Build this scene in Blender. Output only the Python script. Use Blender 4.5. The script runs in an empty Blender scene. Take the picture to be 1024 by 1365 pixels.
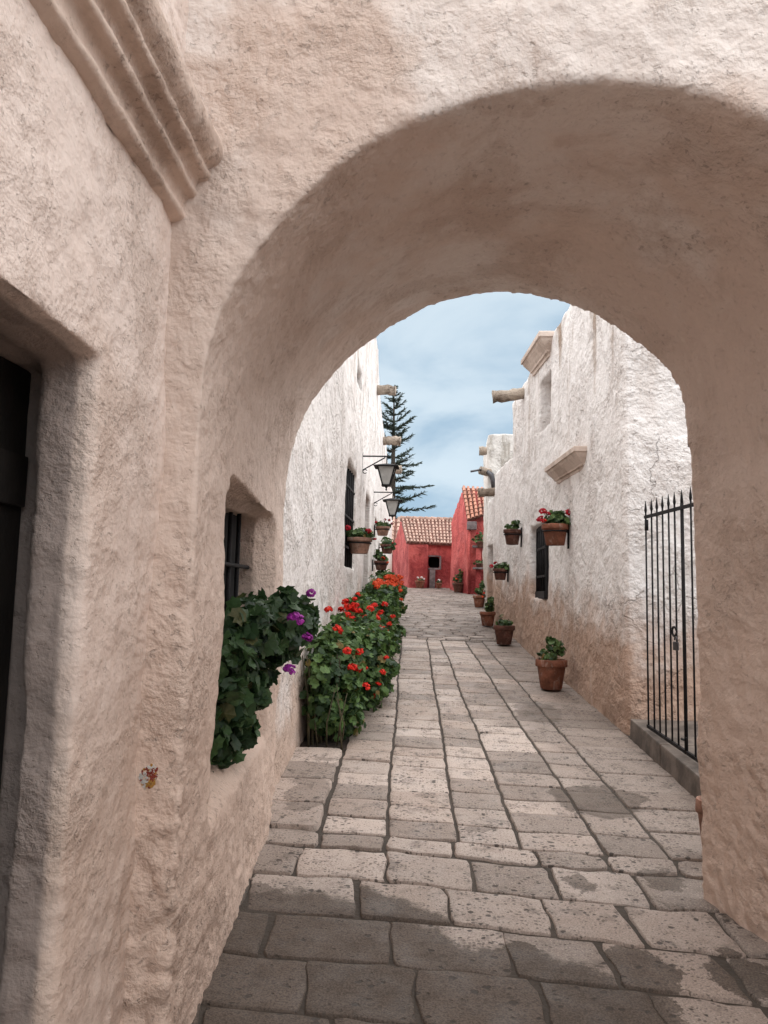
import bpy, bmesh, math, random
import numpy as np
from mathutils import Vector
random.seed(7)
rnd = random.Random(11)
scene = bpy.context.scene
COL = scene.collection
PI = math.pi
R = math.radians

# ------------------------------------------------------------------ survey of the photograph (camera model)
F, PX, PY, EYE = 1025.0, 512.0, 682.5, 1.6
def _n(v):
    v = np.array(v, float); return v / np.linalg.norm(v)
_a = np.array([(585 - PX) / F, -(795 - PY) / F, -1.0]); _b = np.array([1.0, -0.023, 0.0])
_Y = _n(_a); _Z = _n(np.cross(_b, _a)); _X = np.cross(_Y, _Z)
CAM = np.array([_X, _Y, _Z])
EYEP = np.array([0, 0, EYE])
def ray(x, y): return CAM @ np.array([(x - PX) / F, -(y - PY) / F, -1.0])
def onY(x, y, Y):
    r = ray(x, y); return r * (Y / r[1]) + EYEP
def onplane(x, y, p, nn):
    r = ray(x, y); p = np.array(p, float); nn = np.array(nn, float)
    return EYEP + r * (np.dot(p - EYEP, nn) / np.dot(r, nn))
def gz(Y):
    if Y < 12.5: return 0.09 * Y
    return 1.125 + 0.065 * (Y - 12.5) if Y < 26 else 2.0
def floor_at(x, y):
    r = ray(x, y); lo, hi = 0.5, 60.0
    for _ in range(50):
        m = (lo + hi) / 2
        if EYE + r[2] / r[1] * m - gz(m) > 0: lo = m
        else: hi = m
    return r / r[1] * lo + EYEP

# ------------------------------------------------------------------ noise (numpy, vectorised)
def _hash(i, j, k, s):
    h = (i.astype(np.int64) * 374761393 + j.astype(np.int64) * 668265263 + k.astype(np.int64) * 2147483647 + s * 974711) & 0xffffffff
    h = ((h ^ (h >> 13)) * 1274126177) & 0xffffffff
    h = ((h ^ (h >> 16)) * 2246822519) & 0xffffffff
    return ((h ^ (h >> 15)) & 0xffffff) / float(0xffffff)
def vnoise(P, s=0):
    i = np.floor(P); f = P - i; f = f * f * (3 - 2 * f); i = i.astype(np.int64)
    out = 0
    for dx in (0, 1):
        wx = f[:, 0] if dx else 1 - f[:, 0]
        for dy in (0, 1):
            wy = f[:, 1] if dy else 1 - f[:, 1]
            for dz in (0, 1):
                wz = f[:, 2] if dz else 1 - f[:, 2]
                out = out + wx * wy * wz * _hash(i[:, 0] + dx, i[:, 1] + dy, i[:, 2] + dz, s)
    return out * 2 - 1
def fbm(P, o=3, s=0):
    a, t = 1.0, 0
    for k in range(o):
        t = t + a * vnoise(P * (2 ** k) + 17.3 * k, s + k); a *= 0.5
    return t

# ------------------------------------------------------------------ naming
def tag(o, label=None, cat=None, group=None, kind=None):
    if label: o['label'] = label
    if cat: o['category'] = cat
    if group: o['group'] = group
    if kind: o['kind'] = kind
    return o
def empty(name, loc, label, cat, group=None, rz=0.0):
    o = bpy.data.objects.new(name, None); COL.objects.link(o)
    o.empty_display_size = 0.2
    o.location = Vector([float(c) for c in loc]); o.rotation_euler.z = rz
    return tag(o, label, cat, group)
def worldloc(o):
    v = Vector((0, 0, 0))
    while o is not None:
        v = v + o.location; o = o.parent
    return v
def copy_tree(o, parent=None):
    c = o.copy(); COL.objects.link(c); c.parent = parent
    for ch in list(o.children): copy_tree(ch, c)
    return c

# ------------------------------------------------------------------ mesh builder
class MB:
    def __init__(s): s.v = []; s.f = []; s.mi = []
    def add(s, vs, fs, m=0):
        o = len(s.v); s.v += [tuple(float(c) for c in p) for p in vs]
        s.f += [tuple(i + o for i in f) for f in fs]; s.mi += [m] * len(fs); return s
    def hexa(s, p, m=0):
        return s.add(p, [(0, 3, 2, 1), (4, 5, 6, 7), (0, 1, 5, 4), (1, 2, 6, 5), (2, 3, 7, 6), (3, 0, 4, 7)], m)
    def box(s, x0, y0, z0, x1, y1, z1, m=0):
        return s.hexa([(x0, y0, z0), (x1, y0, z0), (x1, y1, z0), (x0, y1, z0), (x0, y0, z1), (x1, y0, z1), (x1, y1, z1), (x0, y1, z1)], m)
    def plan(s, poly, z0, z1, m=0):            # prism over a plan polygon; z0/z1 numbers or lists
        n = len(poly)
        z0 = z0 if isinstance(z0, (list, tuple)) else [z0] * n
        z1 = z1 if isinstance(z1, (list, tuple)) else [z1] * n
        vs = [(p[0], p[1], z0[i]) for i, p in enumerate(poly)] + [(p[0], p[1], z1[i]) for i, p in enumerate(poly)]
        return s.add(vs, [tuple(reversed(range(n))), tuple(range(n, 2 * n))] + [(i, (i + 1) % n, n + (i + 1) % n, n + i) for i in range(n)], m)
    def loft(s, rings, m=0, caps=True, closed=True):
        n = len(rings[0]); vs = [p for r in rings for p in r]; fs = []
        for k in range(len(rings) - 1):
            for i in range(n if closed else n - 1):
                j = (i + 1) % n
                fs.append((k * n + i, k * n + j, (k + 1) * n + j, (k + 1) * n + i))
        if caps: fs += [tuple(reversed(range(n))), tuple(range((len(rings) - 1) * n, len(rings) * n))]
        return s.add(vs, fs, m)
    def tube(s, pts, r, n=8, m=0, caps=True):
        pts = [Vector([float(c) for c in p]) for p in pts]
        rr = r if isinstance(r, (list, tuple)) else [r] * len(pts)
        rings = []; ref = None
        for i, p in enumerate(pts):
            d = (pts[min(i + 1, len(pts) - 1)] - pts[max(i - 1, 0)]).normalized()
            if ref is None or abs(ref.dot(d)) > 0.95: ref = Vector((0, 0, 1)) if abs(d.z) < 0.9 else Vector((1, 0, 0))
            a = d.cross(ref).normalized(); b = a.cross(d); 
            rings.append([tuple(p + (a * math.cos(t) + b * math.sin(t)) * rr[i]) for t in [2 * PI * k / n for k in range(n)]])
        return s.loft(rings, m, caps)
    def lathe(s, prof, n=20, c=(0, 0, 0), m=0, caps=True):
        rings = [[(c[0] + r * math.cos(2 * PI * k / n), c[1] + r * math.sin(2 * PI * k / n), c[2] + z) for k in range(n)] for r, z in prof]
        return s.loft(rings, m, caps)
    def build(s, name, mat, parent=None, smooth=False, world=False, bevel=0):
        me = bpy.data.meshes.new(name)
        v = s.v
        if world and parent is not None:
            o = worldloc(parent); v = [(p[0] - o.x, p[1] - o.y, p[2] - o.z) for p in v]
        me.from_pydata(v, [], s.f); 
        bm = bmesh.new(); bm.from_mesh(me)
        if bevel:
            bmesh.ops.remove_doubles(bm, verts=bm.verts, dist=1e-5)
            bmesh.ops.bevel(bm, geom=bm.edges[:], offset=bevel, segments=2, affect='EDGES', profile=0.6)
        bm.to_mesh(me); bm.free()
        for mt in (mat if isinstance(mat, (list, tuple)) else [mat]): me.materials.append(mt)
        if not bevel: me.polygons.foreach_set('material_index', s.mi)
        if smooth: me.polygons.foreach_set('use_smooth', [True] * len(me.polygons))
        me.update()
        o = bpy.data.objects.new(name, me); COL.objects.link(o); o.parent = parent
        return o

def roughen(me, amps, origin=Vector((0, 0, 0)), rough=None, seed=0):
    n = len(me.vertices)
    co = np.empty(n * 3); me.vertices.foreach_get('co', co); co = co.reshape(-1, 3)
    no = np.empty(n * 3); me.vertex_normals.foreach_get('vector', no); no = no.reshape(-1, 3)
    P = co + np.array(origin)
    d = np.zeros(n)
    for k, (amp, sc) in enumerate(amps):
        d += amp * fbm(P * sc + 5.1 * k, 2, seed + 10 * k)
    if rough is not None: d += rough(P)
    co = co + no * d[:, None]
    me.vertices.foreach_set('co', co.reshape(-1)); me.update()

def plaster(name, solids, cutters, voxel, amps, mat, parent=None, rough=None, seed=0, smooth_it=2):
    """closed solids minus cutters, fused and softened into one worn plaster surface"""
    me = bpy.data.meshes.new('tmp'); me.from_pydata(solids.v, [], solids.f)
    bm = bmesh.new(); bm.from_mesh(me); bmesh.ops.recalc_face_normals(bm, faces=bm.faces); bm.to_mesh(me); bm.free()
    ob = bpy.data.objects.new('tmp', me); COL.objects.link(ob)
    r0 = ob.modifiers.new('r0', 'REMESH'); r0.mode = 'VOXEL'; r0.voxel_size = voxel; r0.adaptivity = 0
    dg = bpy.context.evaluated_depsgraph_get()
    cs = []
    if cutters:
        ob.modifiers.remove(r0)
        # fuse the solids exactly, then take the openings out
        for c in cutters:
            mc = bpy.data.meshes.new('c'); mc.from_pydata(c.v, [], c.f)
            bm = bmesh.new(); bm.from_mesh(mc); bmesh.ops.recalc_face_normals(bm, faces=bm.faces); bm.to_mesh(mc); bm.free()
            oc = bpy.data.objects.new('c', mc); COL.objects.link(oc); cs.append(oc)
            b = ob.modifiers.new('b', 'BOOLEAN'); b.operation = 'DIFFERENCE'; b.object = oc; b.solver = 'EXACT'; b.use_self = True
        r0 = ob.modifiers.new('r0', 'REMESH'); r0.mode = 'VOXEL'; r0.voxel_size = voxel; r0.adaptivity = 0
    sm = ob.modifiers.new('s', 'SMOOTH'); sm.factor = 0.5; sm.iterations = smooth_it
    dg = bpy.context.evaluated_depsgraph_get(); dg.update()
    ev = ob.evaluated_get(dg)
    nm = bpy.data.meshes.new_from_object(ev)
    for o in cs + [ob]:
        m_ = o.data; bpy.data.objects.remove(o); bpy.data.meshes.remove(m_)
    roughen(nm, amps, rough=rough, seed=seed)
    if parent is not None:
        w = worldloc(parent)
        nm.transform(__import__('mathutils').Matrix.Translation(-w))
    nm.materials.clear(); nm.materials.append(mat)
    nm.polygons.foreach_set('use_smooth', [True] * len(nm.polygons)); nm.update(); nm.name = name
    o = bpy.data.objects.new(name, nm); COL.objects.link(o); o.parent = parent
    return o

# ------------------------------------------------------------------ materials
class NT:
    def __init__(s, name):
        s.m = bpy.data.materials.new(name); s.m.use_nodes = True
        s.t = s.m.node_tree; s.t.nodes.clear()
        s.out = s.t.nodes.new('ShaderNodeOutputMaterial')
        s.b = s.t.nodes.new('ShaderNodeBsdfPrincipled'); s.t.links.new(s.b.outputs[0], s.out.inputs[0])
        s.geo = s.t.nodes.new('ShaderNodeNewGeometry')
        s.pos = s.geo.outputs['Position']
    def N(s, t, **k):
        n = s.t.nodes.new(t)
        for a, v in k.items(): setattr(n, a, v)
        return n
    def L(s, a, b): s.t.links.new(a, b)
    def val(s, sock, v):
        if isinstance(v, bpy.types.NodeSocket): s.L(v, sock)
        else: sock.default_value = v
    def obj(s):
        return s.N('ShaderNodeTexCoord').outputs['Object']
    def math(s, op, a, b=0.0, c=0.0, clamp=False):
        n = s.N('ShaderNodeMath', operation=op, use_clamp=clamp)
        s.val(n.inputs[0], a); s.val(n.inputs[1], b)
        if op in ('MULTIPLY_ADD', 'SMOOTH_MIN'): s.val(n.inputs[2], c)
        return n.outputs[0]
    def noise(s, vec, scale, detail=4, rough=0.55, dist=0.0, stretch=None):
        if stretch:
            mp = s.N('ShaderNodeMapping'); mp.inputs['Scale'].default_value = stretch; s.L(vec, mp.inputs['Vector']); vec = mp.outputs[0]
        n = s.N('ShaderNodeTexNoise'); s.L(vec, n.inputs['Vector'])
        n.inputs['Scale'].default_value = scale; n.inputs['Detail'].default_value = detail
        n.inputs['Roughness'].default_value = rough; n.inputs['Distortion'].default_value = dist
        return n.outputs['Fac']
    def voro(s, vec, scale, feature='F1', rand=1.0):
        n = s.N('ShaderNodeTexVoronoi', feature=feature); s.L(vec, n.inputs['Vector'])
        n.inputs['Scale'].default_value = scale; n.inputs['Randomness'].default_value = rand
        return n.outputs['Distance']
    def ramp(s, x, lo, hi, a=0.0, b=1.0):
        n = s.N('ShaderNodeMapRange', interpolation_type='SMOOTHSTEP'); s.val(n.inputs[0], x)
        n.inputs[1].default_value = lo; n.inputs[2].default_value = hi; n.inputs[3].default_value = a; n.inputs[4].default_value = b
        return n.outputs[0]
    def mix(s, fac, a, b, mode='MIX'):
        n = s.N('ShaderNodeMix', data_type='RGBA', blend_type=mode)
        s.val(n.inputs[0], fac)
        for sk, v in ((n.inputs[6], a), (n.inputs[7], b)):
            if isinstance(v, bpy.types.NodeSocket): s.L(v, sk)
            else: sk.default_value = (v[0], v[1], v[2], 1)
        return n.outputs[2]
    def bump(s, h, strength=0.5, dist=0.01, normal=None):
        n = s.N('ShaderNodeBump'); n.inputs['Strength'].default_value = strength; n.inputs['Distance'].default_value = dist
        s.L(h, n.inputs['Height'])
        if normal is not None: s.L(normal, n.inputs['Normal'])
        return n.outputs[0]
    def end(s, col, rough=0.9, normal=None, **k):
        s.val(s.b.inputs['Base Color'], col if isinstance(col, bpy.types.NodeSocket) else (col[0], col[1], col[2], 1))
        s.val(s.b.inputs['Roughness'], rough)
        if normal is not None: s.L(normal, s.b.inputs['Normal'])
        for a, v in k.items(): s.val(s.b.inputs[a.replace('_', ' ')], v)
        return s.m
    def sep(s, vec):
        n = s.N('ShaderNodeSeparateXYZ'); s.L(vec, n.inputs[0]); return n.outputs

def plaster_mat(name, hi, lo, z0=1.0, z1=1.9, mott=0.10, pit=0.5, pitscale=28, bump=0.6, dist=0.012, streak=0.0, streakcol=(0.3, 0.22, 0.17), alt=None, fine=70, topz=None, altz=None, recess=None, crack=0.0, grain=1.0):
    t = NT(name); p = t.pos
    x, y, z = t.sep(p)
    hgt = t.math('SUBTRACT', z, t.math('MULTIPLY', y, 0.088))                  # height above the sloping street
    big = t.noise(p, 1.3, 4, 0.6); med = t.noise(p, 5.5, 4, 0.62); fin = t.noise(p, fine, 3, 0.65); lump = t.noise(p, 16, 4, 0.62, 0.15)
    h2 = t.math('ADD', hgt, t.math('MULTIPLY', t.math('SUBTRACT', big, 0.5), 1.1))
    h2 = t.math('ADD', h2, t.math('MULTIPLY', t.math('SUBTRACT', med, 0.5), 0.8))
    f = t.ramp(h2, z0, z1)
    c = t.mix(f, lo, hi)
    ab = t.math('ADD', big, t.math('MULTIPLY', t.math('SUBTRACT', hgt, altz), 0.30)) if altz else big
    if alt: c = t.mix(t.math('MULTIPLY', t.ramp(ab, 0.45, 0.62), 0.8), c, alt)
    # coarse against trowelled areas, old patches, stains and runs
    pat = t.noise(p, 2.3, 4, 0.62, 0.35)
    rmask = t.ramp(pat, 0.34, 0.68)
    c = t.mix(t.ramp(pat, 0.53, 0.60, 0, mott * 2.4), c, [v * 0.80 for v in lo])
    c = t.mix(t.ramp(pat, 0.40, 0.34, 0, mott * 2.2), c, [min(1, v * 1.12) for v in hi])
    run = t.noise(p, 3.6, 5, 0.66, 0.4, stretch=(1, 1, 0.22))
    c = t.mix(t.ramp(run, 0.54, 0.70, 0, mott * 3.0), c, [v * 0.78 for v in lo])
    if streak:
        m = t.ramp(run, 0.50, 0.66, 0, streak)
        if topz: m = t.math('MULTIPLY', m, t.ramp(t.math('ADD', z, t.math('MULTIPLY', med, 1.2)), topz - 1.2, topz + 0.2, 0.06, 1.0))
        c = t.mix(m, c, streakcol)
    if recess:   # door jamb and lintel: greyer stone, with the recess shade darkened into its colour
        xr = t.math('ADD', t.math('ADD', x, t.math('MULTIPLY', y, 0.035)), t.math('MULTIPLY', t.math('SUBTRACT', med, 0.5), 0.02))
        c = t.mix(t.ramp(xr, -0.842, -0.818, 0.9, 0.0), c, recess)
    # pits and chips: dirt, plus the shade of the hollows darkened into the colour
    vn = t.noise(p, pitscale, 4, 0.66, 0.25)
    rgh = t.math('MULTIPLY', t.ramp(f, 0, 1, 1.0, 0.75), t.ramp(rmask, 0, 1, 0.30, 1.0))
    pm = t.math('MULTIPLY', t.ramp(vn, 0.335, 0.395, 1, 0), rgh)
    c = t.mix(t.math('MULTIPLY', pm, pit), c, [v * 0.40 for v in lo])
    c = t.mix(t.math('MULTIPLY', t.ramp(fin, 0.50, 0.66, 0, 0.30 * grain), rgh), c, [v * 0.6 for v in lo])
    h = t.math('ADD', t.math('MULTIPLY', t.math('MULTIPLY', lump, 1.7), t.ramp(rmask, 0, 1, 0.35, 1.0)), t.math('MULTIPLY', med, 1.9))
    h = t.math('ADD', h, t.math('MULTIPLY', t.math('MULTIPLY', fin, rgh), 0.62 * grain))
    h = t.math('SUBTRACT', h, t.math('MULTIPLY', pm, 0.55))
    if crack:
        wv = t.N('ShaderNodeVectorMath', operation='MULTIPLY_ADD'); wn = t.N('ShaderNodeTexNoise'); t.L(p, wn.inputs['Vector']); wn.inputs['Scale'].default_value = 6; wn.inputs['Detail'].default_value = 4
        t.L(wn.outputs['Color'], wv.inputs[0]); wv.inputs[1].default_value = (.22, .22, .22); t.L(p, wv.inputs[2])
        cr = t.math('MULTIPLY', t.ramp(t.voro(wv.outputs[0], 1.15, 'DISTANCE_TO_EDGE'), 0.001, 0.007, 1, 0), t.ramp(pat, 0.48, 0.56))
        c = t.mix(t.math('MULTIPLY', cr, crack), c, [v * 0.4 for v in lo])
        h = t.math('SUBTRACT', h, t.math('MULTIPLY', cr, 0.5))
    return t.end(c, 0.93, t.bump(h, bump, dist), Specular_IOR_Level=0.2)

def simple(name, col, rough=0.6, metallic=0.0, var=0.25, scale=8, bump=0.0, spec=0.4, island=0.0):
    t = NT(name); o = t.obj()
    n = t.noise(o, scale, 5, 0.6)
    c = t.mix(t.ramp(n, 0.35, 0.7), [v * (1 - var) for v in col], [min(1, v * (1 + var * 0.6)) for v in col])
    if island:
        c = t.mix(t.math('MULTIPLY', t.geo.outputs['Random Per Island'], island), c, [v * 0.45 for v in col])
    nn = t.bump(t.noise(o, scale * 6, 4, 0.6), bump, 0.004) if bump else None
    return t.end(c, rough, nn, Metallic=metallic, Specular_IOR_Level=spec)

def leaf_mat(name, dark, light, rough=0.5, tint=None):
    t = NT(name); o = t.obj(); r = t.geo.outputs['Random Per Island']
    c = t.mix(t.ramp(r, 0.1, 0.95), dark, light)
    if tint: c = t.mix(t.ramp(r, 0.955, 0.965), c, tint)
    c = t.mix(t.ramp(t.noise(o, 90, 3), 0.4, 0.7, 0, 0.35), c, [v * 0.6 for v in dark])
    c2 = t.mix(0.5, c, [min(1, v * 1.5) for v in light])
    m = t.end(c, rough, None, Specular_IOR_Level=0.35)
    tr = t.N('ShaderNodeBsdfTranslucent'); t.L(c2, tr.inputs[0])
    mx = t.N('ShaderNodeMixShader'); mx.inputs[0].default_value = 0.22
    t.L(t.b.outputs[0], mx.inputs[1]); t.L(tr.outputs[0], mx.inputs[2]); t.L(mx.outputs[0], t.out.inputs[0])
    return m

def stone_mat():
    t = NT('street_stone'); p = t.pos; r = t.geo.outputs['Random Per Island']
    x, y, z = t.sep(p)
    warm = (0.43, 0.335, 0.28); grey = (0.25, 0.200, 0.168); pale = (0.56, 0.46, 0.40)
    c = t.mix(t.ramp(r, 0.0, 1.0), warm, pale)
    c = t.mix(t.ramp(t.math('FRACT', t.math('MULTIPLY', r, 7.31)), 0.55, 0.85, 0, 0.75), c, grey)
    r2 = t.math('FRACT', t.math('MULTIPLY', r, 13.7))
    # stones of the right-hand strips and the big slabs under the arch are greyer and dirtier, stone by stone
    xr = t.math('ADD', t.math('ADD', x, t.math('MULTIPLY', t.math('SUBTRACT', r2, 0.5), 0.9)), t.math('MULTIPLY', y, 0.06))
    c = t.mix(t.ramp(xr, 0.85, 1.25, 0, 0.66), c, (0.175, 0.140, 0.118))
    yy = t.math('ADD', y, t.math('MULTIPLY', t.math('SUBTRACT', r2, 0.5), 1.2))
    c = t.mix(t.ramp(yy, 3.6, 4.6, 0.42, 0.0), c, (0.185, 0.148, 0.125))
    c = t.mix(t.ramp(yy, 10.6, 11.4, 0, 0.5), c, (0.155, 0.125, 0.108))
    sp = t.noise(p, 150, 2, 0.6)
    c = t.mix(t.ramp(sp, 0.52, 0.66, 0, 0.55), c, (0.14, 0.11, 0.092)); c = t.mix(t.ramp(sp, 0.46, 0.34, 0, 0.35), c, pale)
    c = t.mix(t.ramp(t.noise(p, 9, 5, 0.72), 0.50, 0.66, 0, 0.50), c, (0.13, 0.102, 0.085))
    # old oily stains, each with its own ragged outline, soaked in further on some stones than on others
    pv = t.N('ShaderNodeVectorMath', operation='ADD'); t.L(p, pv.inputs[0])
    nz = t.N('ShaderNodeTexNoise'); t.L(p, nz.inputs['Vector']); nz.inputs['Scale'].default_value = 5.5; nz.inputs['Detail'].default_value = 6; nz.inputs['Roughness'].default_value = .7
    sc = t.N('ShaderNodeVectorMath', operation='MULTIPLY_ADD'); t.L(nz.outputs['Color'], sc.inputs[0]); sc.inputs[1].default_value = (0.34, 0.34, 0); sc.inputs[2].default_value = (-0.17, -0.17, 0)
    t.L(sc.outputs[0], pv.inputs[1])
    qx, qy, qz = t.sep(pv.outputs[0])
    st = None
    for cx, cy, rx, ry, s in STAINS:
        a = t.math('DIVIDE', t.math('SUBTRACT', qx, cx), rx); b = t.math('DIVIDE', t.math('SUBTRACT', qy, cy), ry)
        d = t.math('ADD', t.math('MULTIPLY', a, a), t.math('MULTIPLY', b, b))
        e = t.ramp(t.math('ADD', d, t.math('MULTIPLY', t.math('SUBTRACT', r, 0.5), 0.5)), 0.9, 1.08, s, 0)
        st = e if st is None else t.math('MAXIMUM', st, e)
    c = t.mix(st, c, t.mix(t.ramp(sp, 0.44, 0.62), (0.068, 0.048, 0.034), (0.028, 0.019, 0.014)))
    dens = t.ramp(t.noise(p, 4.5, 3), 0.36, 0.58, 0.45, 1.0)
    def pits(scale, lo, hi):
        n = t.N('ShaderNodeTexVoronoi'); mp = t.N('ShaderNodeMapping'); mp.inputs['Scale'].default_value = (1, 1.35, 0.4); wv = t.N('ShaderNodeVectorMath', operation='ADD')
        wn = t.N('ShaderNodeTexNoise'); t.L(p, wn.inputs['Vector']); wn.inputs['Scale'].default_value = scale * 1.7
        ws = t.N('ShaderNodeVectorMath', operation='SCALE'); t.L(wn.outputs['Color'], ws.inputs[0]); ws.inputs['Scale'].default_value = .55 / scale
        t.L(p, wv.inputs[0]); t.L(ws.outputs[0], wv.inputs[1]); t.L(wv.outputs[0], mp.inputs['Vector']); t.L(mp.outputs[0], n.inputs['Vector']); n.inputs['Scale'].default_value = scale
        cr = t.sep(n.outputs['Color'])[0]
        r_ = t.math('MULTIPLY', t.math('MULTIPLY', t.ramp(cr, lo, 1.0), hi), dens)
        return t.ramp(t.math('SUBTRACT', n.outputs['Distance'], r_), -.05, .05, 1, 0)
    pit = pits(25, 0.40, 0.36); pit2 = pits(55, 0.0, 0.46)
    c = t.mix(t.math('MULTIPLY', pit, 0.85), c, (0.05, 0.04, 0.034))
    c = t.mix(t.math('MULTIPLY', pit2, 0.7), c, (0.075, 0.06, 0.05))
    h = t.math('ADD', t.math('MULTIPLY', t.noise(p, 22, 5, 0.6), 0.8), t.math('MULTIPLY', t.noise(p, 110, 4, 0.6), 0.3))
    h = t.math('SUBTRACT', h, t.math('MULTIPLY', pit, 0.9)); h = t.math('SUBTRACT', h, t.math('MULTIPLY', pit2, 0.35))
    return t.end(c, t.ramp(t.noise(p, 7, 4), 0.3, 0.7, 0.55, 0.85), t.bump(h, 0.6, 0.009), Specular_IOR_Level=0.3)

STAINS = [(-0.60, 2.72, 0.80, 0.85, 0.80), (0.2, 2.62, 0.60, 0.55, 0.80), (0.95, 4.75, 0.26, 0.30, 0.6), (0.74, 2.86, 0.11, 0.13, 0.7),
          (1.12, 2.98, 0.13, 0.12, 0.7), (0.85, 6.9, 0.22, 0.4, 0.45), (-.75, 4.6, .12, .3, .4)] + [tuple(floor_at(a_, b_)[:2]) + (c_, d_, e_) for a_, b_, c_, d_, e_ in ((850, 1292, .10, .13, .75), (985, 1300, .13, .12, .75), (700, 1285, .12, .14, .75), (775, 1180, .06, .10, .6), (990, 1225, .10, .08, .55), (885, 1175, .10, .10, .6), (335, 1190, .10, .10, .6), (640, 1105, .10, .05, .45))]

M = {}
M['arch'] = plaster_mat('arch_plaster', (0.685, 0.555, 0.48), (0.665, 0.505, 0.415), 0.5, 2.2, 0.13, 0.50, 34, 0.72, 0.018, alt=(0.80, 0.725, 0.675), altz=2.75, fine=75)
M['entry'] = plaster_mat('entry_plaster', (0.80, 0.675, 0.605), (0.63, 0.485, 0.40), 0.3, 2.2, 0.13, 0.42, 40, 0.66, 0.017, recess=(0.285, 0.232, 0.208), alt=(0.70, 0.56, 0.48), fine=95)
M['white_right'] = plaster_mat('whitewash_right', (0.83, 0.785, 0.76), (0.50, 0.345, 0.265), 0.50, 1.22, 0.05, 0.72, 26, 0.9, 0.024, 0.95, (0.36, 0.265, 0.20), fine=60, topz=4.9, crack=.3)
M['white_left'] = plaster_mat('whitewash_left', (0.81, 0.755, 0.72), (0.60, 0.45, 0.365), 0.2, 1.0, 0.06, 0.75, 24, 0.9, 0.024, 0.55, (0.36, 0.27, 0.21), fine=60, topz=5.2, crack=.3)
M['tower'] = plaster_mat('tower_plaster', (0.66, 0.62, 0.58), (0.5, 0.44, 0.39), 0.5, 1.9, 0.2, 0.6, 10, 0.8, 0.03, 0.6, (0.3, 0.26, 0.21))
M['red'] = plaster_mat('red_limewash', (0.50, 0.102, 0.092), (0.28, 0.045, 0.045), 0.2, 1.0, 0.14, 0.5, 9, 0.8, 0.03, 0.35, (0.20, 0.03, 0.035), alt=(0.53, 0.130, 0.118))
M['stone'] = stone_mat()
def mortar():
    t = NT('joint_mortar'); p = t.pos
    c = t.mix(t.noise(p, 9, 5), (0.030, 0.023, 0.018), (0.095, 0.074, 0.058))
    return t.end(c, 0.95, t.bump(t.noise(p, 60, 4), 0.7, 0.01))
M['mortar'] = mortar()
M['kerb'] = simple('kerb_stone', (0.155, 0.125, 0.105), 0.8, 0, 0.45, 6, 0.6)
M['trim'] = plaster_mat('carved_stone', (0.62, 0.51, 0.44), (0.42, 0.31, 0.25), 1.0, 2.5, 0.2, 0.4, 30, 0.7, 0.01)
M['cornice'] = plaster_mat('cornice_plaster', (0.66, 0.525, 0.445), (0.50, 0.37, 0.30), 1.0, 2.6, 0.2, 0.5, 40, 0.8, 0.012)
M['spout'] = plaster_mat('spout_stone', (0.42, 0.345, 0.28), (0.26, 0.2, 0.155), 1.0, 4.5, 0.4, 0.7, 22, 1.0, 0.03)
M['iron'] = simple('black_iron', (0.014, 0.012, 0.013), 0.75, 0.0, 0.5, 14, 0.4, 0.25)
M['steel'] = simple('worn_steel', (0.11, 0.105, 0.11), 0.45, 0.7, 0.4, 14, 0.2)
M['darkwood'] = simple('dark_wood', (0.012, 0.0095, 0.008), 0.6, 0, 0.5, 5, 0.6)
M['void'] = simple('dim_interior', (0.012, 0.011, 0.011), 0.9, 0, 0.2)
M['door'] = simple('brown_door', (0.16, 0.10, 0.075), 0.7, 0, 0.4, 5, 0.5)
def terracotta(name, col, salt):
    t = NT(name); o = t.obj(); p = t.pos
    c = t.mix(t.ramp(t.noise(p, 9, 5, 0.65), 0.35, 0.7), [v * .55 for v in col], [v * 1.2 for v in col])
    c = t.mix(t.ramp(t.noise(p, 14, 5, 0.7, 0.5, stretch=(1, 1, .5)), 0.52, 0.68, 0, salt), c, (0.42, 0.33, 0.28))
    c = t.mix(t.ramp(t.noise(p, 21, 4, 0.7), 0.56, 0.68, 0, .6), c, [v * .35 for v in col])
    return t.end(c, 0.85, t.bump(t.noise(p, 55, 4, 0.6), 0.6, 0.004), Specular_IOR_Level=0.25)
M['terra'] = terracotta('terracotta', (0.235, 0.090, 0.054), .45)
M['terrapale'] = terracotta('pale_terracotta', (0.36, 0.20, 0.145), .5)
M['terradark'] = terracotta('dark_terracotta', (0.125, 0.052, 0.037), .22)
M['soil'] = simple('soil', (0.045, 0.032, 0.024), 0.95, 0, 0.5, 30, 0.8)
M['leaf'] = leaf_mat('geranium_leaf', (0.018, 0.046, 0.014), (0.115, 0.20, 0.055), 0.55, (0.20, 0.14, 0.04))
M['leafdark'] = leaf_mat('ivy_leaf', (0.013, 0.034, 0.013), (0.060, 0.115, 0.040), 0.55, (0.085, 0.085, 0.03))
M['leafpot'] = leaf_mat('pot_leaf', (0.022, 0.05, 0.016), (0.12, 0.19, 0.06), 0.5, (0.26, 0.16, 0.05))
M['pine'] = leaf_mat('pine_needle', (0.036, 0.052, 0.040), (0.110, 0.135, 0.105), 0.85)  # needles greyed and lightened, distance haze mixed into their colour
M['bark'] = simple('bark', (0.075, 0.058, 0.045), 0.9, 0, 0.5, 12, 0.8)
M['stem'] = simple('woody_stem', (0.09, 0.075, 0.042), 0.8, 0, 0.4, 20, 0.4)
def petal(name, a, b):
    t = NT(name); c = t.mix(t.geo.outputs['Random Per Island'], a, b); return t.end(c, 0.55, None, Specular_IOR_Level=0.2)
M['redpetal'] = petal('red_petal', (0.50, 0.008, 0.008), (0.86, 0.045, 0.022))
M['orangepetal'] = petal('orange_petal', (0.60, 0.03, 0.01), (0.85, 0.13, 0.03))
M['crimson'] = petal('crimson_petal', (0.24, 0.004, 0.012), (0.52, 0.014, 0.03))
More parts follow.
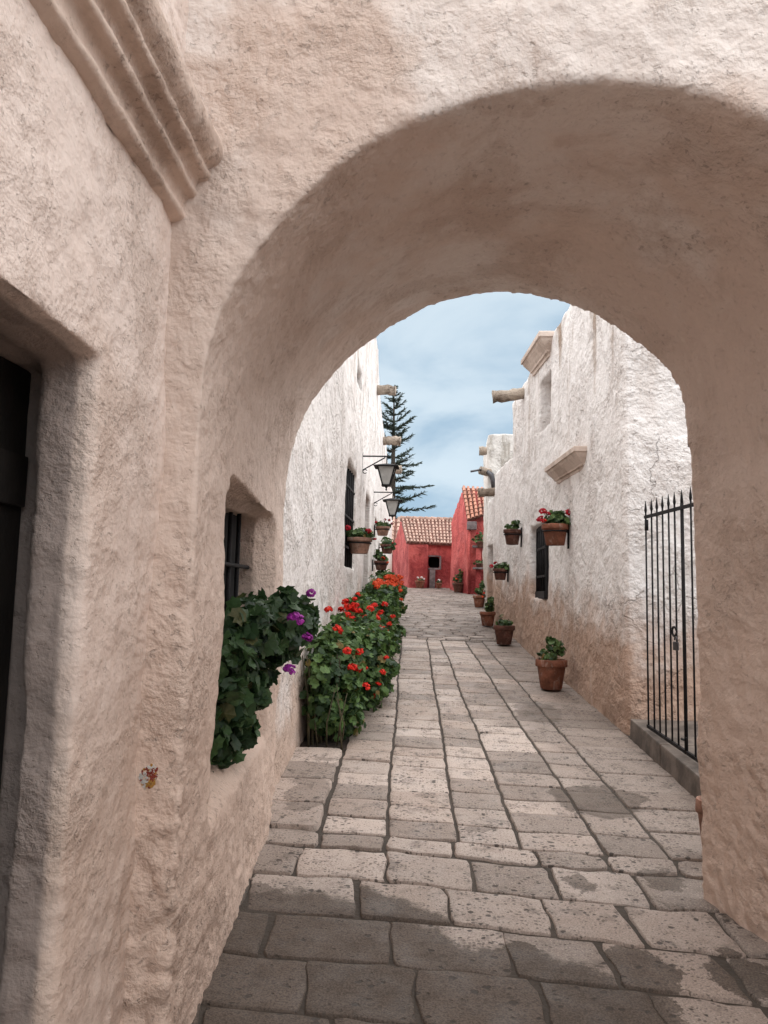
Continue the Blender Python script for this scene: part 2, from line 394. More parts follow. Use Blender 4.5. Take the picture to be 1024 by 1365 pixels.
M['purple'] = petal('purple_petal', (0.22, 0.012, 0.22), (0.46, 0.05, 0.42))
M['white'] = simple('white_petal', (0.75, 0.7, 0.68), 0.7)
M['tile'] = simple('roof_tile', (0.47, 0.30, 0.235), 0.85, 0, 0.35, 5, 0.5, 0.2, 0.5)
M['tilered'] = simple('orange_roof_tile', (0.48, 0.22, 0.15), 0.85, 0, 0.35, 5, 0.5, 0.2, 0.45)
M['tilepan'] = simple('roof_pan', (0.20, 0.085, 0.065), 0.9, 0, 0.4, 6)
M['lampglass'] = simple('frosted_lamp_glass', (0.50, 0.49, 0.47), 0.25, 0, 0.15, 12, 0, 0.5)
M['greyslab'] = simple('grey_slab', (0.17, 0.135, 0.135), 0.85, 0, 0.4, 8, 0.6)

# ------------------------------------------------------------------ ground and paving (the setting)
def grid_sheet(name, xs, ys, zf, mat):
    vs = [(x, y, zf(x, y)) for y in ys for x in xs]; n = len(xs)
    fs = [(j * n + i, j * n + i + 1, (j + 1) * n + i + 1, (j + 1) * n + i) for j in range(len(ys) - 1) for i in range(n - 1)]
    return MB().add(vs, fs).build(name, mat)
ys = [-60, -20, -5] + [i * 0.5 for i in range(0, 60)] + [32, 40, 60, 120, 300]
g = grid_sheet('ground', [-200, -40, -4, -2, 0, 2, 4, 40, 200], ys, lambda x, y: gz(max(y, -2)) - 0.004, M['mortar'])
tag(g, kind='structure')

GU = [-1, -0.982, -0.955, -0.75, -0.4, 0, 0.4, 0.75, 0.955, 0.982, 1]
def stone(mb, q, h=0.02, seg=GU, jit=0.010, rc=0.06):
    """one paving stone: quad q (counter-clockwise plan corners), domed, chipped edges"""
    n = len(seg); vs = []
    tilt = (rnd.uniform(-.003, .003), rnd.uniform(-.003, .003)); hh = h + rnd.uniform(-.002, .004)
    for v in seg:
        for u in seg:
            k = 1 - rc * (abs(u) ** 7) * (abs(v) ** 7)
            a, b = u * k, v * k
            s, t = (a + 1) / 2, (b + 1) / 2
            x = (q[0][0] * (1 - s) + q[1][0] * s) * (1 - t) + (q[3][0] * (1 - s) + q[2][0] * s) * t
            y = (q[0][1] * (1 - s) + q[1][1] * s) * (1 - t) + (q[3][1] * (1 - s) + q[2][1] * s) * t
            e = max(abs(u), abs(v)); top = hh + tilt[0] * u + tilt[1] * v
            z = top if e < 0.97 else (top - 0.002 if e < 0.99 else -0.012)
            vs.append([x, y, z])
    P = np.array(vs); Q = P.copy(); Q[:, 2] = 0
    e1 = fbm(Q * 9, 2, 3); e2 = fbm(Q * 9 + 31, 2, 5); zz = fbm(Q * 13, 2, 8); z1 = fbm(Q * 4.0, 1, 6)
    P[:, 0] += e1 * jit; P[:, 1] += e2 * jit
    e3 = fbm(Q * 38, 2, 13); e4 = fbm(Q * 38 + 9, 2, 15); P[:, 0] += e3 * jit * .35; P[:, 1] += e4 * jit * .35
    m = P[:, 2] > -0.01
    P[m, 2] += zz[m] * 0.0022 + z1[m] * 0.0022
    P[:, 2] += np.array([gz(y) for y in P[:, 1]])
    mb.add(P, [(j * n + i, j * n + i + 1, (j + 1) * n + i + 1, (j + 1) * n + i) for j in range(n - 1) for i in range(n - 1)])
pav = MB()
lerp = lambda a, b, t: a + (b - a) * t
# big slabs under and in front of the arch
rowY = [-0.4, 0.0, 0.4, 0.82, 1.22, 1.6, 1.98, 2.32, 2.68, 2.99, 3.30, 3.62, 3.93]
def skew(y, x): return y - 0.075 * (x + 0.9) + 0.018 * math.sin(3.1 * x + y * 2.3)
for k in range(len(rowY) - 1):
    x = -1.1 + rnd.uniform(-.2, 0.0)
    while x < 1.9:
        w = rnd.uniform(0.34, 0.50); x1 = x + w; gap = 0.007
        s0 = rnd.uniform(-.03, .03)
        stone(pav, [(x + gap, skew(rowY[k], x) + gap), (x1 - gap, skew(rowY[k], x1) + gap), (x1 - gap + s0 - .03, skew(rowY[k + 1], x1) - gap), (x + gap - .03, skew(rowY[k + 1], x) - gap)], 0.006, jit=0.013, rc=0.03)
        x = x1
# threshold row of broken narrow stones
x = -1.05
while x < 1.6:
    w = rnd.uniform(0.22, 0.5)
    stone(pav, [(x + .008, skew(3.945, x)), (x + w - .008, skew(3.945, x + w)), (x + w - .01, skew(4.10, x + w)), (x + .006, skew(4.10, x))], 0.009, jit=0.018, rc=0.07)
    x += w
# longitudinal strips
LINES = [(-0.60, -0.80), (-0.25, -0.51), (0.12, -0.15), (0.43, 0.05), (0.83, 0.39), (1.13, 0.62), (1.62, 1.18)]
def lx(i, Y): return LINES[i][0] + (LINES[i][1] - LINES[i][0]) * (Y - 4.1) / 6.7 + 0.006 * math.sin(Y * 1.9 + i)
for i in range(len(LINES) - 1):
    Y = skew(4.11, lx(i, 4.1)) + 0.01
    while Y < 10.9:
        d = rnd.uniform(0.215, 0.275) if i < 4 else rnd.uniform(0.25, 0.34)
        Y1 = min(Y + d, 10.98 + 0.05 * math.sin(i))
        g0, gx = 0.0055, 0.0065
        stone(pav, [(lx(i, Y) + gx, Y + g0), (lx(i + 1, Y) - gx, Y + g0 - .02), (lx(i + 1, Y1) - gx, Y1 - g0 - .02), (lx(i, Y1) + gx, Y1 - g0)], 0.004, jit=0.006, rc=0.025)
        Y = Y1
# slabs along the left wall as far as the planting bed
Y = 4.10
while Y < 5.5:
    Y1 = min(Y + rnd.uniform(0.3, 0.42), 5.52)
    stone(pav, [(-1.0, Y + .006), (lx(0, Y) - .012, Y + .006), (lx(0, Y1) - .012, Y1 - .006), (-1.0, Y1 - .006)], 0.03, jit=0.012, rc=0.1)
    Y = Y1
# far cobbles
Y = 11.0
SG = [-1, -0.96, -0.5, 0.5, 0.96, 1]
while Y < 24.6:
    d = rnd.uniform(0.10, 0.17); xa = -1.05 - 0.012 * (Y - 11); xb = 1.25 if Y < 14 else 1.6
    x = xa - rnd.uniform(0, .2)
    while x < xb:
        w = rnd.uniform(0.2, 0.55); a = rnd.uniform(-.014, .014)
        stone(pav, [(x + .006, Y + .006 + a), (x + w - .006, Y + .006 - a), (x + w - .006, Y + d - .006), (x + .006, Y + d - .006 + a)], 0.007, SG, jit=0.010, rc=0.05)
        x += w
    Y += d
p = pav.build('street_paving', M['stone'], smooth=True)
tag(p, kind='structure')
# raised kerb in front of the gate
k = MB()
def kx(Y): return 1.475 + (6.14 - Y) * 0.050
cuts = [3.75, 4.72, 5.48, 6.17]
for a, b in zip(cuts[:-1], cuts[1:]):
    a2, b2 = a + .003, b - .003
    k.hexa([(kx(a2), a2, gz(a2) - .05), (2.3, a2, gz(a2) - .05), (2.3, b2, gz(b2) - .05), (kx(b2), b2, gz(b2) - .05),
            (kx(a2) + .008, a2, gz(a2) + .145), (2.3, a2, gz(a2) + .145), (2.3, b2, gz(b2) + .145), (kx(b2) + .008, b2, gz(b2) + .145)])
tag(k.build('kerb', M['kerb'], bevel=0.012), kind='structure')
# soil of the planting bed
bd = MB(); bd.hexa([(-1.2, 5.53, .3), (-.60, 5.53, .3), (-.84, 16, 1.2), (-1.4, 16, 1.2), (-1.2, 5.53, gz(5.53) - .002), (-.62, 5.53, gz(5.53) - .002), (-.85, 16, gz(16) + .02), (-1.4, 16, gz(16) + .02)])
tag(bd.build('planting_bed', M['soil']), kind='structure')

# ------------------------------------------------------------------ the archway
FN = np.array([0.0, 1.0, 0.0]); FP = np.array([-0.73, 2.25, 0])                      # front face
BP = np.array([-0.93, 4.12, 0]); BN = np.array([0.258, 1.0, 0.0])                       # rear face, seen askew
def fy(x): return FP[1] - FN[0] * (x - FP[0])
def by(x): return BP[1] - BN[0] * (x - BP[0])
front_px = [(253, 870), (258, 750), (265, 650), (270, 560), (275, 490), (285, 440), (300, 405), (321, 364), (346, 327), (378, 289), (413, 252), (453, 217), (498, 188), (540, 165), (604, 141), (660, 124), (731, 112), (809, 106)]
FRT = [onplane(x, y, FP, FN) for x, y in front_px]
FRT = [(p[0], p[2]) for p in FRT]
rt = [onplane(x, y, FP, FN) for x, y in ((887, 113), (950, 127), (1024, 163))]; rt = [(p[0], p[2]) for p in rt]
ax = 0.46
rest = [(2 * ax - x, z - .03) for x, z in reversed(FRT) if 2 * ax - x > rt[-1][0] + .06]
FRT = [(FRT[0][0] - .03, -0.5)] + FRT + rt + rest
FRT.append((FRT[-1][0] + .02, -0.5))
back_px = [(370, 900), (377, 760), (379, 721), (382, 663), (385, 620), (393, 592), (403, 562), (416, 537), (442, 501), (475, 469), (496, 452), (512, 440), (530, 430), (560, 413), (590, 402), (620, 396), (651, 392), (698, 392), (729, 396), (754, 403), (795, 420), (820, 436), (839, 450), (861, 466), (886, 491), (901, 517), (912, 549), (918, 580), (922, 617), (923, 692), (925, 760), (928, 850), (930, 950)]
BCK = [onplane(x, y, BP, BN) for x, y in back_px]
BCK = [(p[0], p[2]) for p in BCK]
BCK = [(BCK[0][0] - .03, -0.5)] + BCK + [(1.152, -0.5)]
def resample(pts, n):
    # split at the two springings and the crown so the two outlines correspond
    P = np.array(pts); iz = int(np.argmax(P[:, 1]))
    def seg(Q, m):
        s = np.concatenate([[0], np.cumsum(np.linalg.norm(np.diff(Q, axis=0), axis=1))]); u = np.linspace(0, s[-1], m)
        return np.stack([np.interp(u, s, Q[:, 0]), np.interp(u, s, Q[:, 1])], 1)
    A = seg(P[:iz + 1], n); B = seg(P[iz:], n); return np.concatenate([A, B[1:]])
Fr, Bk = resample(FRT, 40), resample(BCK, 40)
rings = []
for t in (-0.25, 0.0, 0.25, 0.5, 0.75, 1.0, 1.25):
    rg = []
    for a, b in zip(Fr, Bk):
        tt = t
        x = lerp(a[0], b[0], tt); z = lerp(a[1], b[1], tt); y = lerp(fy(a[0]), by(b[0]), tt)
        rg.append((x, y, z))
    rings.append(rg)
hole = MB().loft(rings)
arch = empty('archway', (0.2, 3.0, 0.25), 'thick beige plastered archway spanning the street in the foreground', 'archway')
sol = MB().plan([(-1.9, fy(-1.9)), (2.9, fy(2.9)), (2.9, by(2.9)), (-1.9, by(-1.9))], -0.3, 4.15)
sol.plan([(1.85, -2.4), (2.25, -2.4), (2.25, fy(2.25) + .2), (1.85, fy(1.85) + .2)], -0.4, 3.1)  # unseen wing wall on the right, added to keep sky light off the passage
# window recess in the left flank of the passage
def wx(Y): return lerp(-0.745, -0.845, (Y - 2.25) / 1.85)
wy0, wy1, wz0, wz1 = 2.64, 3.86, 0.88, 2.02
cut1 = MB().loft([[(wx(wy0) + .1, wy0 - .10, wz0 - .14), (wx(wy1) + .1, wy1 + .10, wz0 - .08), (wx(wy1) + .1, wy1 + .10, wz1 - .10), (wx(wy1) + .1, wy1 + .06, wz1 - .03), (wx(wy0) + .1, wy0 + .16, wz1 + .05), (wx(wy0) + .1, wy0 - .02, wz1 - .08)],
                  [(-.905, wy0 + .06, wz0 + .06), (-.905, wy1 - .13, wz0 + .06), (-.905, wy1 - .13, wz1 - .10), (-.905, wy1 - .16, wz1 - .06), (-.905, wy0 + .15, wz1 - .06), (-.905, wy0 + .06, wz1 - .10)]])
cut2 = MB().box(-1.75, wy0 + .07, wz0 + .065, -0.88, wy1 - .135, wz1 - .065)
def arch_rough(P):
    # bare, hacked stone low on the pier corners and flanks
    h = P[:, 2] - 0.09 * P[:, 1]
    m = np.clip((1.0 - h) / 0.7, 0, 1)
    corner = np.exp(-((P[:, 0] + 0.76) ** 2 + (P[:, 1] - 2.25) ** 2) / 0.012) * np.clip((1.3 - h) / 0.4, 0, 1)
    return (m * 0.006 + corner * 0.010) * (fbm(P * 27, 2, 77)) + corner * 0.006 * fbm(P * 9, 2, 91)
plaster('masonry', sol, [hole, cut1, cut2], 0.0145, [(0.016, 1.4), (0.007, 5.0), (0.0036, 16.0), (0.002, 40.0)], M['arch'], arch, arch_rough, 1, 0)
win = MB().box(-1.02, wy0 + .04, wz0 + .04, -.985, wy1 - .10, wz1 - .04).build('window', M['void'], arch, world=True)
for i in range(6):
    yy = wy0 + .20 + i * 0.148
    MB().tube([(-.952, yy, wz0 + .04), (-.952, yy, wz1 - .05)], 0.011, 8).build('bar', M['iron'], win, True, True)
for zz in (1.30, 1.72):
    MB().tube([(-.938, wy0 + .04, zz), (-.938, wy1 - .10, zz)], 0.010, 8).build('rail', M['iron'], win, True, True)

# ------------------------------------------------------------------ wall with the dark door, left foreground
def WX(Y, z=1.6): return -0.852 - 0.035 * (Y - 2.25) + 0.018 * (z - 1.6)
entry = empty('entrance_wall', (-1.3, 0.6, 0), 'beige plastered wall with a deep dark doorway and a moulded cornice, left foreground', 'wall')
sol = MB().hexa([(-1.9, -2.2, -.4), (WX(-2.2, -.4), -2.2, -.4), (WX(2.34, -.4), 2.34, -.4), (-1.9, 2.34, -.4), (-1.9, -2.2, 5.6), (WX(-2.2, 3.95), -2.2, 5.6), (WX(2.34, 3.95), 2.34, 5.6), (-1.9, 2.34, 5.6)])  # upper wall out of view, raised to cut sky light on the near floor
dj = 1.79
dc = MB().loft([[(-.70, 0.50, -0.3), (-.70, dj + .015, -0.3), (-.70, dj + .01, 2.185), (-.70, 0.50, 2.185)],
                [(-.995, 0.55, -0.3), (-.995, dj - .01, -0.3), (-.995, dj - .02, 2.15), (-.995, 0.55, 2.15)]])
dc2 = MB().box(-1.6, 0.53, -0.28, -.98, dj + .10, 2.16)
def entry_rough(P):
    h = P[:, 2] - 0.09 * P[:, 1]; m = np.clip((1.2 - h) / 0.9, 0, 1)
    return m * 0.005 * fbm(P * 20, 2, 33)
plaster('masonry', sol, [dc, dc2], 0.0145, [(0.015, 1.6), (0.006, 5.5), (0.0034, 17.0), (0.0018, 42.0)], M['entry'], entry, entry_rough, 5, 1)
d = MB(); y = 0.62
while y < dj + .08:
    d.box(-1.10, y, -0.2, -1.065, min(y + .155, dj + .09), 2.155); y += 0.16
d.box(-1.065, 0.62, 1.80, -1.05, dj + .08, 1.93); d.box(-1.065, 0.62, 0.55, -1.05, dj + .08, 0.67)
door = d.build('door', M['darkwood'], entry, world=True, bevel=.004)
hd = MB().tube([(-1.07, 1.32, 1.12), (-1.03, 1.32, 1.11), (-1.02, 1.32, 1.05), (-1.03, 1.32, 0.99), (-1.07, 1.32, 0.98)], 0.008, 8).build('handle', M['iron'], door, True, True)
# cornice: three rolls under a bold outer band
prof = [(-.03, 2.70), (0.004, 2.712), (.016, 2.714), (.026, 2.724), (.026, 2.738), (.016, 2.750), (.014, 2.768), (.020, 2.790), (.034, 2.806), (.052, 2.812), (.066, 2.812), (.076, 2.822), (.076, 2.834), (.066, 2.846), (.064, 2.862),
        (.072, 2.880), (.088, 2.890), (.104, 2.892), (.116, 2.892), (.126, 2.902), (.126, 2.914), (.118, 2.924), (.118, 2.934), (.132, 2.944), (.158, 2.958), (.174, 2.985), (.176, 3.03), (.15, 3.08), (.08, 3.12), (-.03, 3.14)]
rg = []
for i in range(150):
    Y = -2.1 + 4.42 * i / 149
    rg.append([(WX(Y, 2.8) - .004 + dx * .70, Y, 2.757 + (z - 2.712) * .76) for dx, z in prof])
co = MB().loft(rg, closed=False, caps=False).build('cornice', M['cornice'], entry, True, True)
roughen(co.data, [(0.008, 2.2), (0.005, 7), (0.003, 22)], worldloc(entry), seed=21)

# chipped colour on the pier corner
from mathutils.bvhtree import BVHTree
bpy.context.view_layer.update()
am = arch.children[0] if arch.children[0].name.startswith('masonry') else [c_ for c_ in arch.children if c_.name.startswith('masonry')][0]
aw = worldloc(am); bv = BVHTree.FromPolygons([tuple(v.co + aw) for v in am.data.vertices], [tuple(q.vertices) for q in am.data.polygons])
pt = onY(196, 1037, 2.24); sh = MB()
for i in range(130):
    a = rnd.uniform(0, 2 * PI); rr = math.sqrt(rnd.random()); cx = rr * math.cos(a); cz = rr * math.sin(a)
    xx = pt[0] + .026 * cx + .006 * cz; zz = pt[2] + .034 * cz
    hp = bv.ray_cast(Vector((xx, 1.9, zz)), Vector((0, 1, 0)))[0]
    if hp is None: continue
    s = rnd.uniform(.0022, .0055)
    mi = 1 if (cx < -.1 and cz < .2) or cz > .7 else (2 if cz < -.25 else 0)
    if rnd.random() < .2: mi = rnd.choice((0, 1, 2))
    ang = [2 * PI * k / 6 + rnd.uniform(-.3, .3) for k in range(6)]
    sh.loft([[(xx + s * math.cos(t), hp.y + .006, zz + s * math.sin(t)) for t in ang], [(xx + .85 * s * math.cos(t), hp.y - rnd.uniform(.001, .003), zz + .85 * s * math.sin(t)) for t in ang]], mi)
shards = sh.build('chipped_paint', [simple('red_glaze', (0.22, 0.035, 0.022), 0.6), simple('white_glaze', (0.50, 0.50, 0.48), 0.6), simple('ochre_glaze', (0.36, 0.19, 0.04), 0.6)])
tag(shards, 'small chipped patch of red, white and ochre colour on the pier corner', 'paint patch')

# ------------------------------------------------------------------ white house on the right
RX0, RY0, RK = 1.475, 6.24, -0.080
def rx(Y): return RX0 + RK * (Y - RY0)
RPT = np.array([RX0, RY0, 0]); RNN = np.array([1.0, -RK, 0.0])
def onR(x, y): return onplane(x, y, RPT, RNN)
rh = empty('white_house', (rx(9) + .8, 9.0, gz(9)), 'two-storey whitewashed house with bare stone base and stone spouts, right of the street', 'house')
sol = MB()
sol.plan([(rx(6.24), 6.24), (4.2, 6.24), (4.2, 11.42), (rx(11.42), 11.42)], 0.2, [4.85, 4.85, 4.52, 4.52])
sol.plan([(rx(11.3), 11.3), (3.4, 11.3), (3.4, 13.05), (rx(13.05), 13.05)], 0.6, 3.70)
sol.plan([(rx(12.9), 12.9), (2.6, 12.9), (2.6, 13.95), (rx(13.95), 13.95)], 0.8, 3.33)
def cutter_R(pxl, depth, extra=0.15):
    (xa, xb, yt, yb) = pxl
    A = onR(xa, (yt + yb) / 2); B = onR(xb, (yt + yb) / 2)
    z1 = onR((xa + xb) / 2, yt)[2]; z0 = onR((xa + xb) / 2, yb)[2]
    return A[1], B[1], z0, z1
Y1, Y0, z0, z1 = cutter_R((707, 728.5, 700, 798), .16)
cw = MB().box(rx(Y0) - .4, Y0, z0, rx(Y0) + .10, Y1, z1); wR = (Y0, Y1, z0, z1)
Y1, Y0, z0, z1 = cutter_R((719.5, 733.5, 503, 571), .16)
cs = MB().box(rx(Y0) - .4, Y0, z0, rx(Y0) + .38, Y1, z1); sR = (Y0, Y1, z0, z1)
Y1, Y0, z0, z1 = cutter_R((650.5, 656, 727, 830), .16)
cd = MB().box(rx(Y0) - .4, Y0, 0.9, rx(Y0) + .25, Y1, z1); dR = (Y0, Y1, 0.9, z1)
def right_rough(P):
    h = P[:, 2] - 0.09 * P[:, 1]; m = np.clip((1.5 - h) / 0.9, 0.25, 1)
    return m * 0.006 * fbm(P * 15, 2, 41)
plaster('wall', sol, [cw, cs, cd], 0.030, [(0.020, 0.9), (0.007, 4.0), (0.003, 11.0)], M['white_right'], rh, right_rough, 9, 0)
# barred window
Y0, Y1, z0, z1 = wR; X = rx(Y0) + .002
wn = MB().box(X + .02, Y0 + .01, z0 + .01, X + .045, Y1 - .01, z1 - .01).build('window', M['void'], rh, world=True)
fr = MB(); t = .045
fr.box(X - .005, Y0, z0, X + .05, Y0 + t, z1); fr.box(X - .005, Y1 - t, z0, X + .05, Y1, z1)
fr.box(X - .003, Y0 + t, z1 - .06, X + .05, Y1 - t, z1); fr.box(X - .02, Y0 + t, z0, X + .05, Y1 - t, z0 + .09)
fr.build('frame', M['iron'], wn, world=True, bevel=.003)
for i in range(5):
    yy = Y0 + .09 + i * (Y1 - Y0 - .18) / 4
    MB().tube([(X, yy, z0 + .08), (X, yy, z1 - .05)], 0.015, 8).build('bar', M['iron'], wn, True, True)
for q in (.3, .68):
    zz = z0 + (z1 - z0) * q; MB().box(X - .012, Y0 + t, zz - .014, X + .014, Y1 - t, zz + .014).build('crossbar', M['iron'], wn, world=True)
MB().box(rx(dR[0]) + .20, dR[0] + .02, 0.9, rx(dR[0]) + .24, dR[1] - .02, dR[3] - .02).build('door', M['door'], rh, world=True)
# stone hood mouldings (the lower over nothing, the upper at the roof edge)
def hood(parent, Ya, Yb, z, depth, hgt):
    rings = []
    for q, d in ((0, .10), (.16, .12), (.17, .26), (.26, .30), (.30, .36), (.62, .78), (.74, .86), (.75, 1.0), (.96, 1.0), (1.0, .96), (1.1, .1)):
        e = d * depth; zz = z + q * hgt
        rings.append([(rx(Yb) + .06, Yb - depth + e, zz), (rx(Ya) + .06, Ya + depth - e, zz), (rx(Ya) - e, Ya + depth - e, zz), (rx(Yb) - e, Yb - depth + e, zz)])
    o = MB().loft(rings).build('hood_moulding', M['trim'], parent, False, True)
    return o
hood(rh, onR(783, 610)[1] - .02, onR(745, 632)[1] + .12, onR(765, 623)[2] - .08, 0.13, 0.20)
hood(rh, onR(737, 450)[1] + .05, onR(716, 480)[1] + .30, onR(728, 478)[2] - .02, 0.15, 0.26)
def spout(name, parent, base, tip, r, mat=None, seed=0, broken=False):
    b, tp = np.array(base, float), np.array(tip, float)
    pts = [b + (tp - b) * t for t in np.linspace(0, 1, 12)]
    rr = [r * (1.0 if i < 9 else (1.0 + .14 * (i % 2))) for i in range(12)]
    o = MB().tube(pts, rr, 14).build(name, mat or M['spout'], parent, True, True)
    roughen(o.data, [(r * .18, 9), (r * .10, 25)], worldloc(parent), seed=60 + seed)
    return o
b = onR(698, 523); tp = onY(657, 529, b[1]); b[0] += .2
spout('spout', rh, b, tp, 0.078, seed=1)
b = onR(659, 654); tp = onY(637.5, 657, b[1]); b[0] += .2
spout('spout', rh, b, tp, 0.075, seed=2)

# white block farther back
tw = empty('rooftop_block', (1.7, 17.2, gz(17)), 'weathered square white block rising behind the low end of the white house', 'building')
tx0 = onY(650, 600, 16)[0]; tz = onY(660, 578, 16)[2]
plaster('wall', MB().plan([(tx0, 16), (2.6, 16), (2.6, 18.2), (tx0 + .05, 18.2)], 0.9, tz), [], 0.05, [(0.02, 1.5), (0.012, 6)], M['tower'], tw, None, 12, 1)
spout('spout', tw, onY(655, 600, 16.5) + np.array([.1, 0, 0]), onY(639, 601, 16.5), 0.085, seed=3)
sp = spout('spout', tw, onY(654, 630, 15.98), onY(640, 627, 15.9), 0.085, seed=4)
MB().tube([onY(641, 626, 15.85), onY(627.5, 628.5, 15.8)], 0.022, 8).build('pipe', M['steel'], tw, True, True)
MB().tube([onY(649, 628, 15.9), onY(655, 633, 15.9), onY(657, 640, 15.9), onY(658, 652, 15.9)], [.05, .06, .05, .04], 8).build('broken_pipe', M['steel'], tw, True, True)

# ------------------------------------------------------------------ white house on the left
LX0, LY0, LK = -0.935, 4.10, -0.0245
def lxw(Y): return LX0 + LK * (Y - LY0)
LPT = np.array([LX0, LY0, 0]); LNN = np.array([1.0, -LK, 0.0])
def onL(x, y): return onplane(x, y, LPT, LNN)
lh = empty('white_house', (-2.0, 12.0, gz(12)), 'long whitewashed house with streaked wall, barred window and lanterns, left of the street', 'house')
tops = [(4.05, 6.3), (13.7, 6.1)] + [(onL(x, y)[1], onL(x, y)[2]) for x, y in ((506, 515), (511, 558), (516.5, 598), (519.5, 640))]
tops.append((22.3, tops[-1][1] - .05))
sol = MB()
for (ya, za), (yb, zb) in zip(tops[:-1], tops[1:]):
    sol.plan([(-4.5, ya - .02), (lxw(ya), ya - .02), (lxw(yb), yb + .02), (-4.5, yb + .02)], 0.1, [za, za, zb, zb])
def cutter_L(xa, xb, yt, yb, depth):
    Ya = onL(xa, 700)[1]; Yb = onL(xb, 700)[1]; z1 = onL((xa + xb) / 2, yt)[2]; z0 = onL((xa + xb) / 2, yb)[2]
    return (Ya, Yb, z0, z1), MB().box(lxw(Ya) - depth, Ya, z0, lxw(Ya) + .4, Yb, z1)
wL, c1 = cutter_L(460.5, 473.5, 618, 757, .16)
dL, c2 = cutter_L(487, 493.5, 660, 800, .30)
dL2, c3 = cutter_L(500, 503.5, 692, 800, .2)
sL, c4 = cutter_L(470, 476.5, 470, 500, .2)
def left_rough(P):
    h = P[:, 2] - 0.09 * P[:, 1]; m = np.clip((1.2 - h) / 0.8, 0.3, 1)
    return m * 0.006 * fbm(P * np.array([13, 13, 8.0]), 2, 51)
plaster('wall', sol, [c1, c2, c3, c4], 0.036, [(0.020, 0.9), (0.007, 4.0), (0.003, 10.0)], M['white_left'], lh, left_rough, 15, 0)
Y0, Y1, z0, z1 = wL; X = lxw(Y0) - .06
wn = MB().box(X - .055, Y0 + .01, z0 + .01, X - .03, Y1 - .01, z1 - .01).build('window', M['void'], lh, world=True)
for i in range(7):
    yy = Y0 + .08 + i * (Y1 - Y0 - .16) / 6
    MB().tube([(X, yy, z0), (X, yy, z1)], 0.013, 8).build('bar', M['iron'], wn, True, True)
for q in (.2, .5, .8):
    zz = z0 + (z1 - z0) * q; MB().box(X - .012, Y0 - .02, zz - .012, X + .016, Y1 + .02, zz + .012).build('crossbar', M['iron'], wn, world=True)
MB().box(lxw(dL[0]) - .27, dL[0] + .01, dL[2], lxw(dL[0]) - .23, dL[1] - .01, dL[3] - .01).build('door', M['door'], lh, world=True)
MB().box(lxw(dL2[0]) - .17, dL2[0] + .01, dL2[2], lxw(dL2[0]) - .13, dL2[1] - .01, dL2[3] - .01).build('door', M['darkwood'], lh, world=True)
MB().box(lxw(sL[0]) - .19, sL[0] + .01, sL[2] + .01, lxw(sL[0]) - .15, sL[1] - .01, sL[3] - .01).build('window', M['void'], lh, world=True)
for i, (xa, ya, xb, yb) in enumerate(((503, 519, 527.5, 521), (512, 587, 534, 588), (517, 625, 535, 626))):
    b = onL(xa, ya); tp = onY(xb, yb, b[1] - .05); b[0] -= .2
    spout('spout', lh, b, tp, (0.088, .09, .10)[i], seed=10 + i)

# ------------------------------------------------------------------ red houses at the end of the street
def tile_roof(A, B, C, D, ncol, nrow, mat, parent, r=None):
    A, B, C, D = [np.array(q, float) for q in (A, B, C, D)]
    nrm = _n(np.cross(B - A, D - A)); 
    if nrm[2] < 0: nrm = -nrm
    mb = MB(); pan = MB()
    w = np.linalg.norm(B - A) / ncol; r = r or w * .36
    for c in range(ncol):
        s0 = (c + .5) / ncol
        e = A + (B - A) * s0; t = D + (C - D) * s0; dv = (t - e); side = _n(np.cross(dv, nrm))
        jo = rnd.uniform(-.02, .02)
        for k in range(nrow):
            a0 = k / nrow - .02 + jo / nrow; a1 = (k + 1) / nrow + 0.03
            p0 = e + dv * a0 + nrm * .035; p1 = e + dv * a1 + nrm * .012
            ra, rb = r * rnd.uniform(1.0, 1.08), r * .84
            off = side * rnd.uniform(-.008, .008)
            rings = []
            for pp, rr in ((p0, ra), (p1, rb)):
                rings.append([tuple(pp + off + side * rr * math.cos(th) + nrm * rr * math.sin(th)) for th in np.linspace(0, PI, 7)])
            n = 7
            mb.add([q for rg_ in rings for q in rg_], [(i, i + 1, n + i + 1, n + i) for i in range(n - 1)] + [tuple(range(n))])
    th = nrm * .03
    pan.hexa([tuple(q - nrm * .05) for q in (A, B, C, D)] + [tuple(q) for q in (A, B, C, D)])
    rf = mb.build('roof', mat, parent, True, True)
    pan.build('roof_deck', M['tilepan'], rf, False, True)
    return rf
# house facing down the street
YH = 23.4
e0 = onY(544.5, 722, YH); e1 = onY(604, 725, YH + .35); r0 = onY(534.5, 692, YH + 1.7); r1 = onY(608, 694, YH + 2.1)
b0 = floor_at(541.5, 783); 
cornL = np.array([e0[0], YH, 0]); cornR = np.array([e1[0] + .25, YH + .35, 0])
backL = np.array([onY(523.5, 700, YH + 3.2)[0], YH + 3.2, 0]); backR = cornR + (backL - cornL)
hA = empty('red_house', ((cornL[0] + cornR[0]) / 2, YH + 1.5, gz(YH)), 'low red house with pale tiled roof closing the end of the street', 'house')
ez = e0[2]; rz_ = r0[2]
sol = MB()
mid = (cornL + backL) / 2; midR = (cornR + backR) / 2
sol.add([(cornL[0], cornL[1], .8), (backL[0], backL[1], .8), (backL[0], backL[1], ez), (mid[0], mid[1], rz_ - .06), (cornL[0], cornL[1], ez - .04),
         (cornR[0], cornR[1], .8), (backR[0], backR[1], .8), (backR[0], backR[1], ez), (midR[0], midR[1], rz_ - .06), (cornR[0], cornR[1], ez - .04)],
        [(0, 1, 2, 3, 4), (9, 8, 7, 6, 5), (0, 5, 6, 1), (1, 6, 7, 2), (2, 7, 8, 3), (3, 8, 9, 4), (4, 9, 5, 0)])
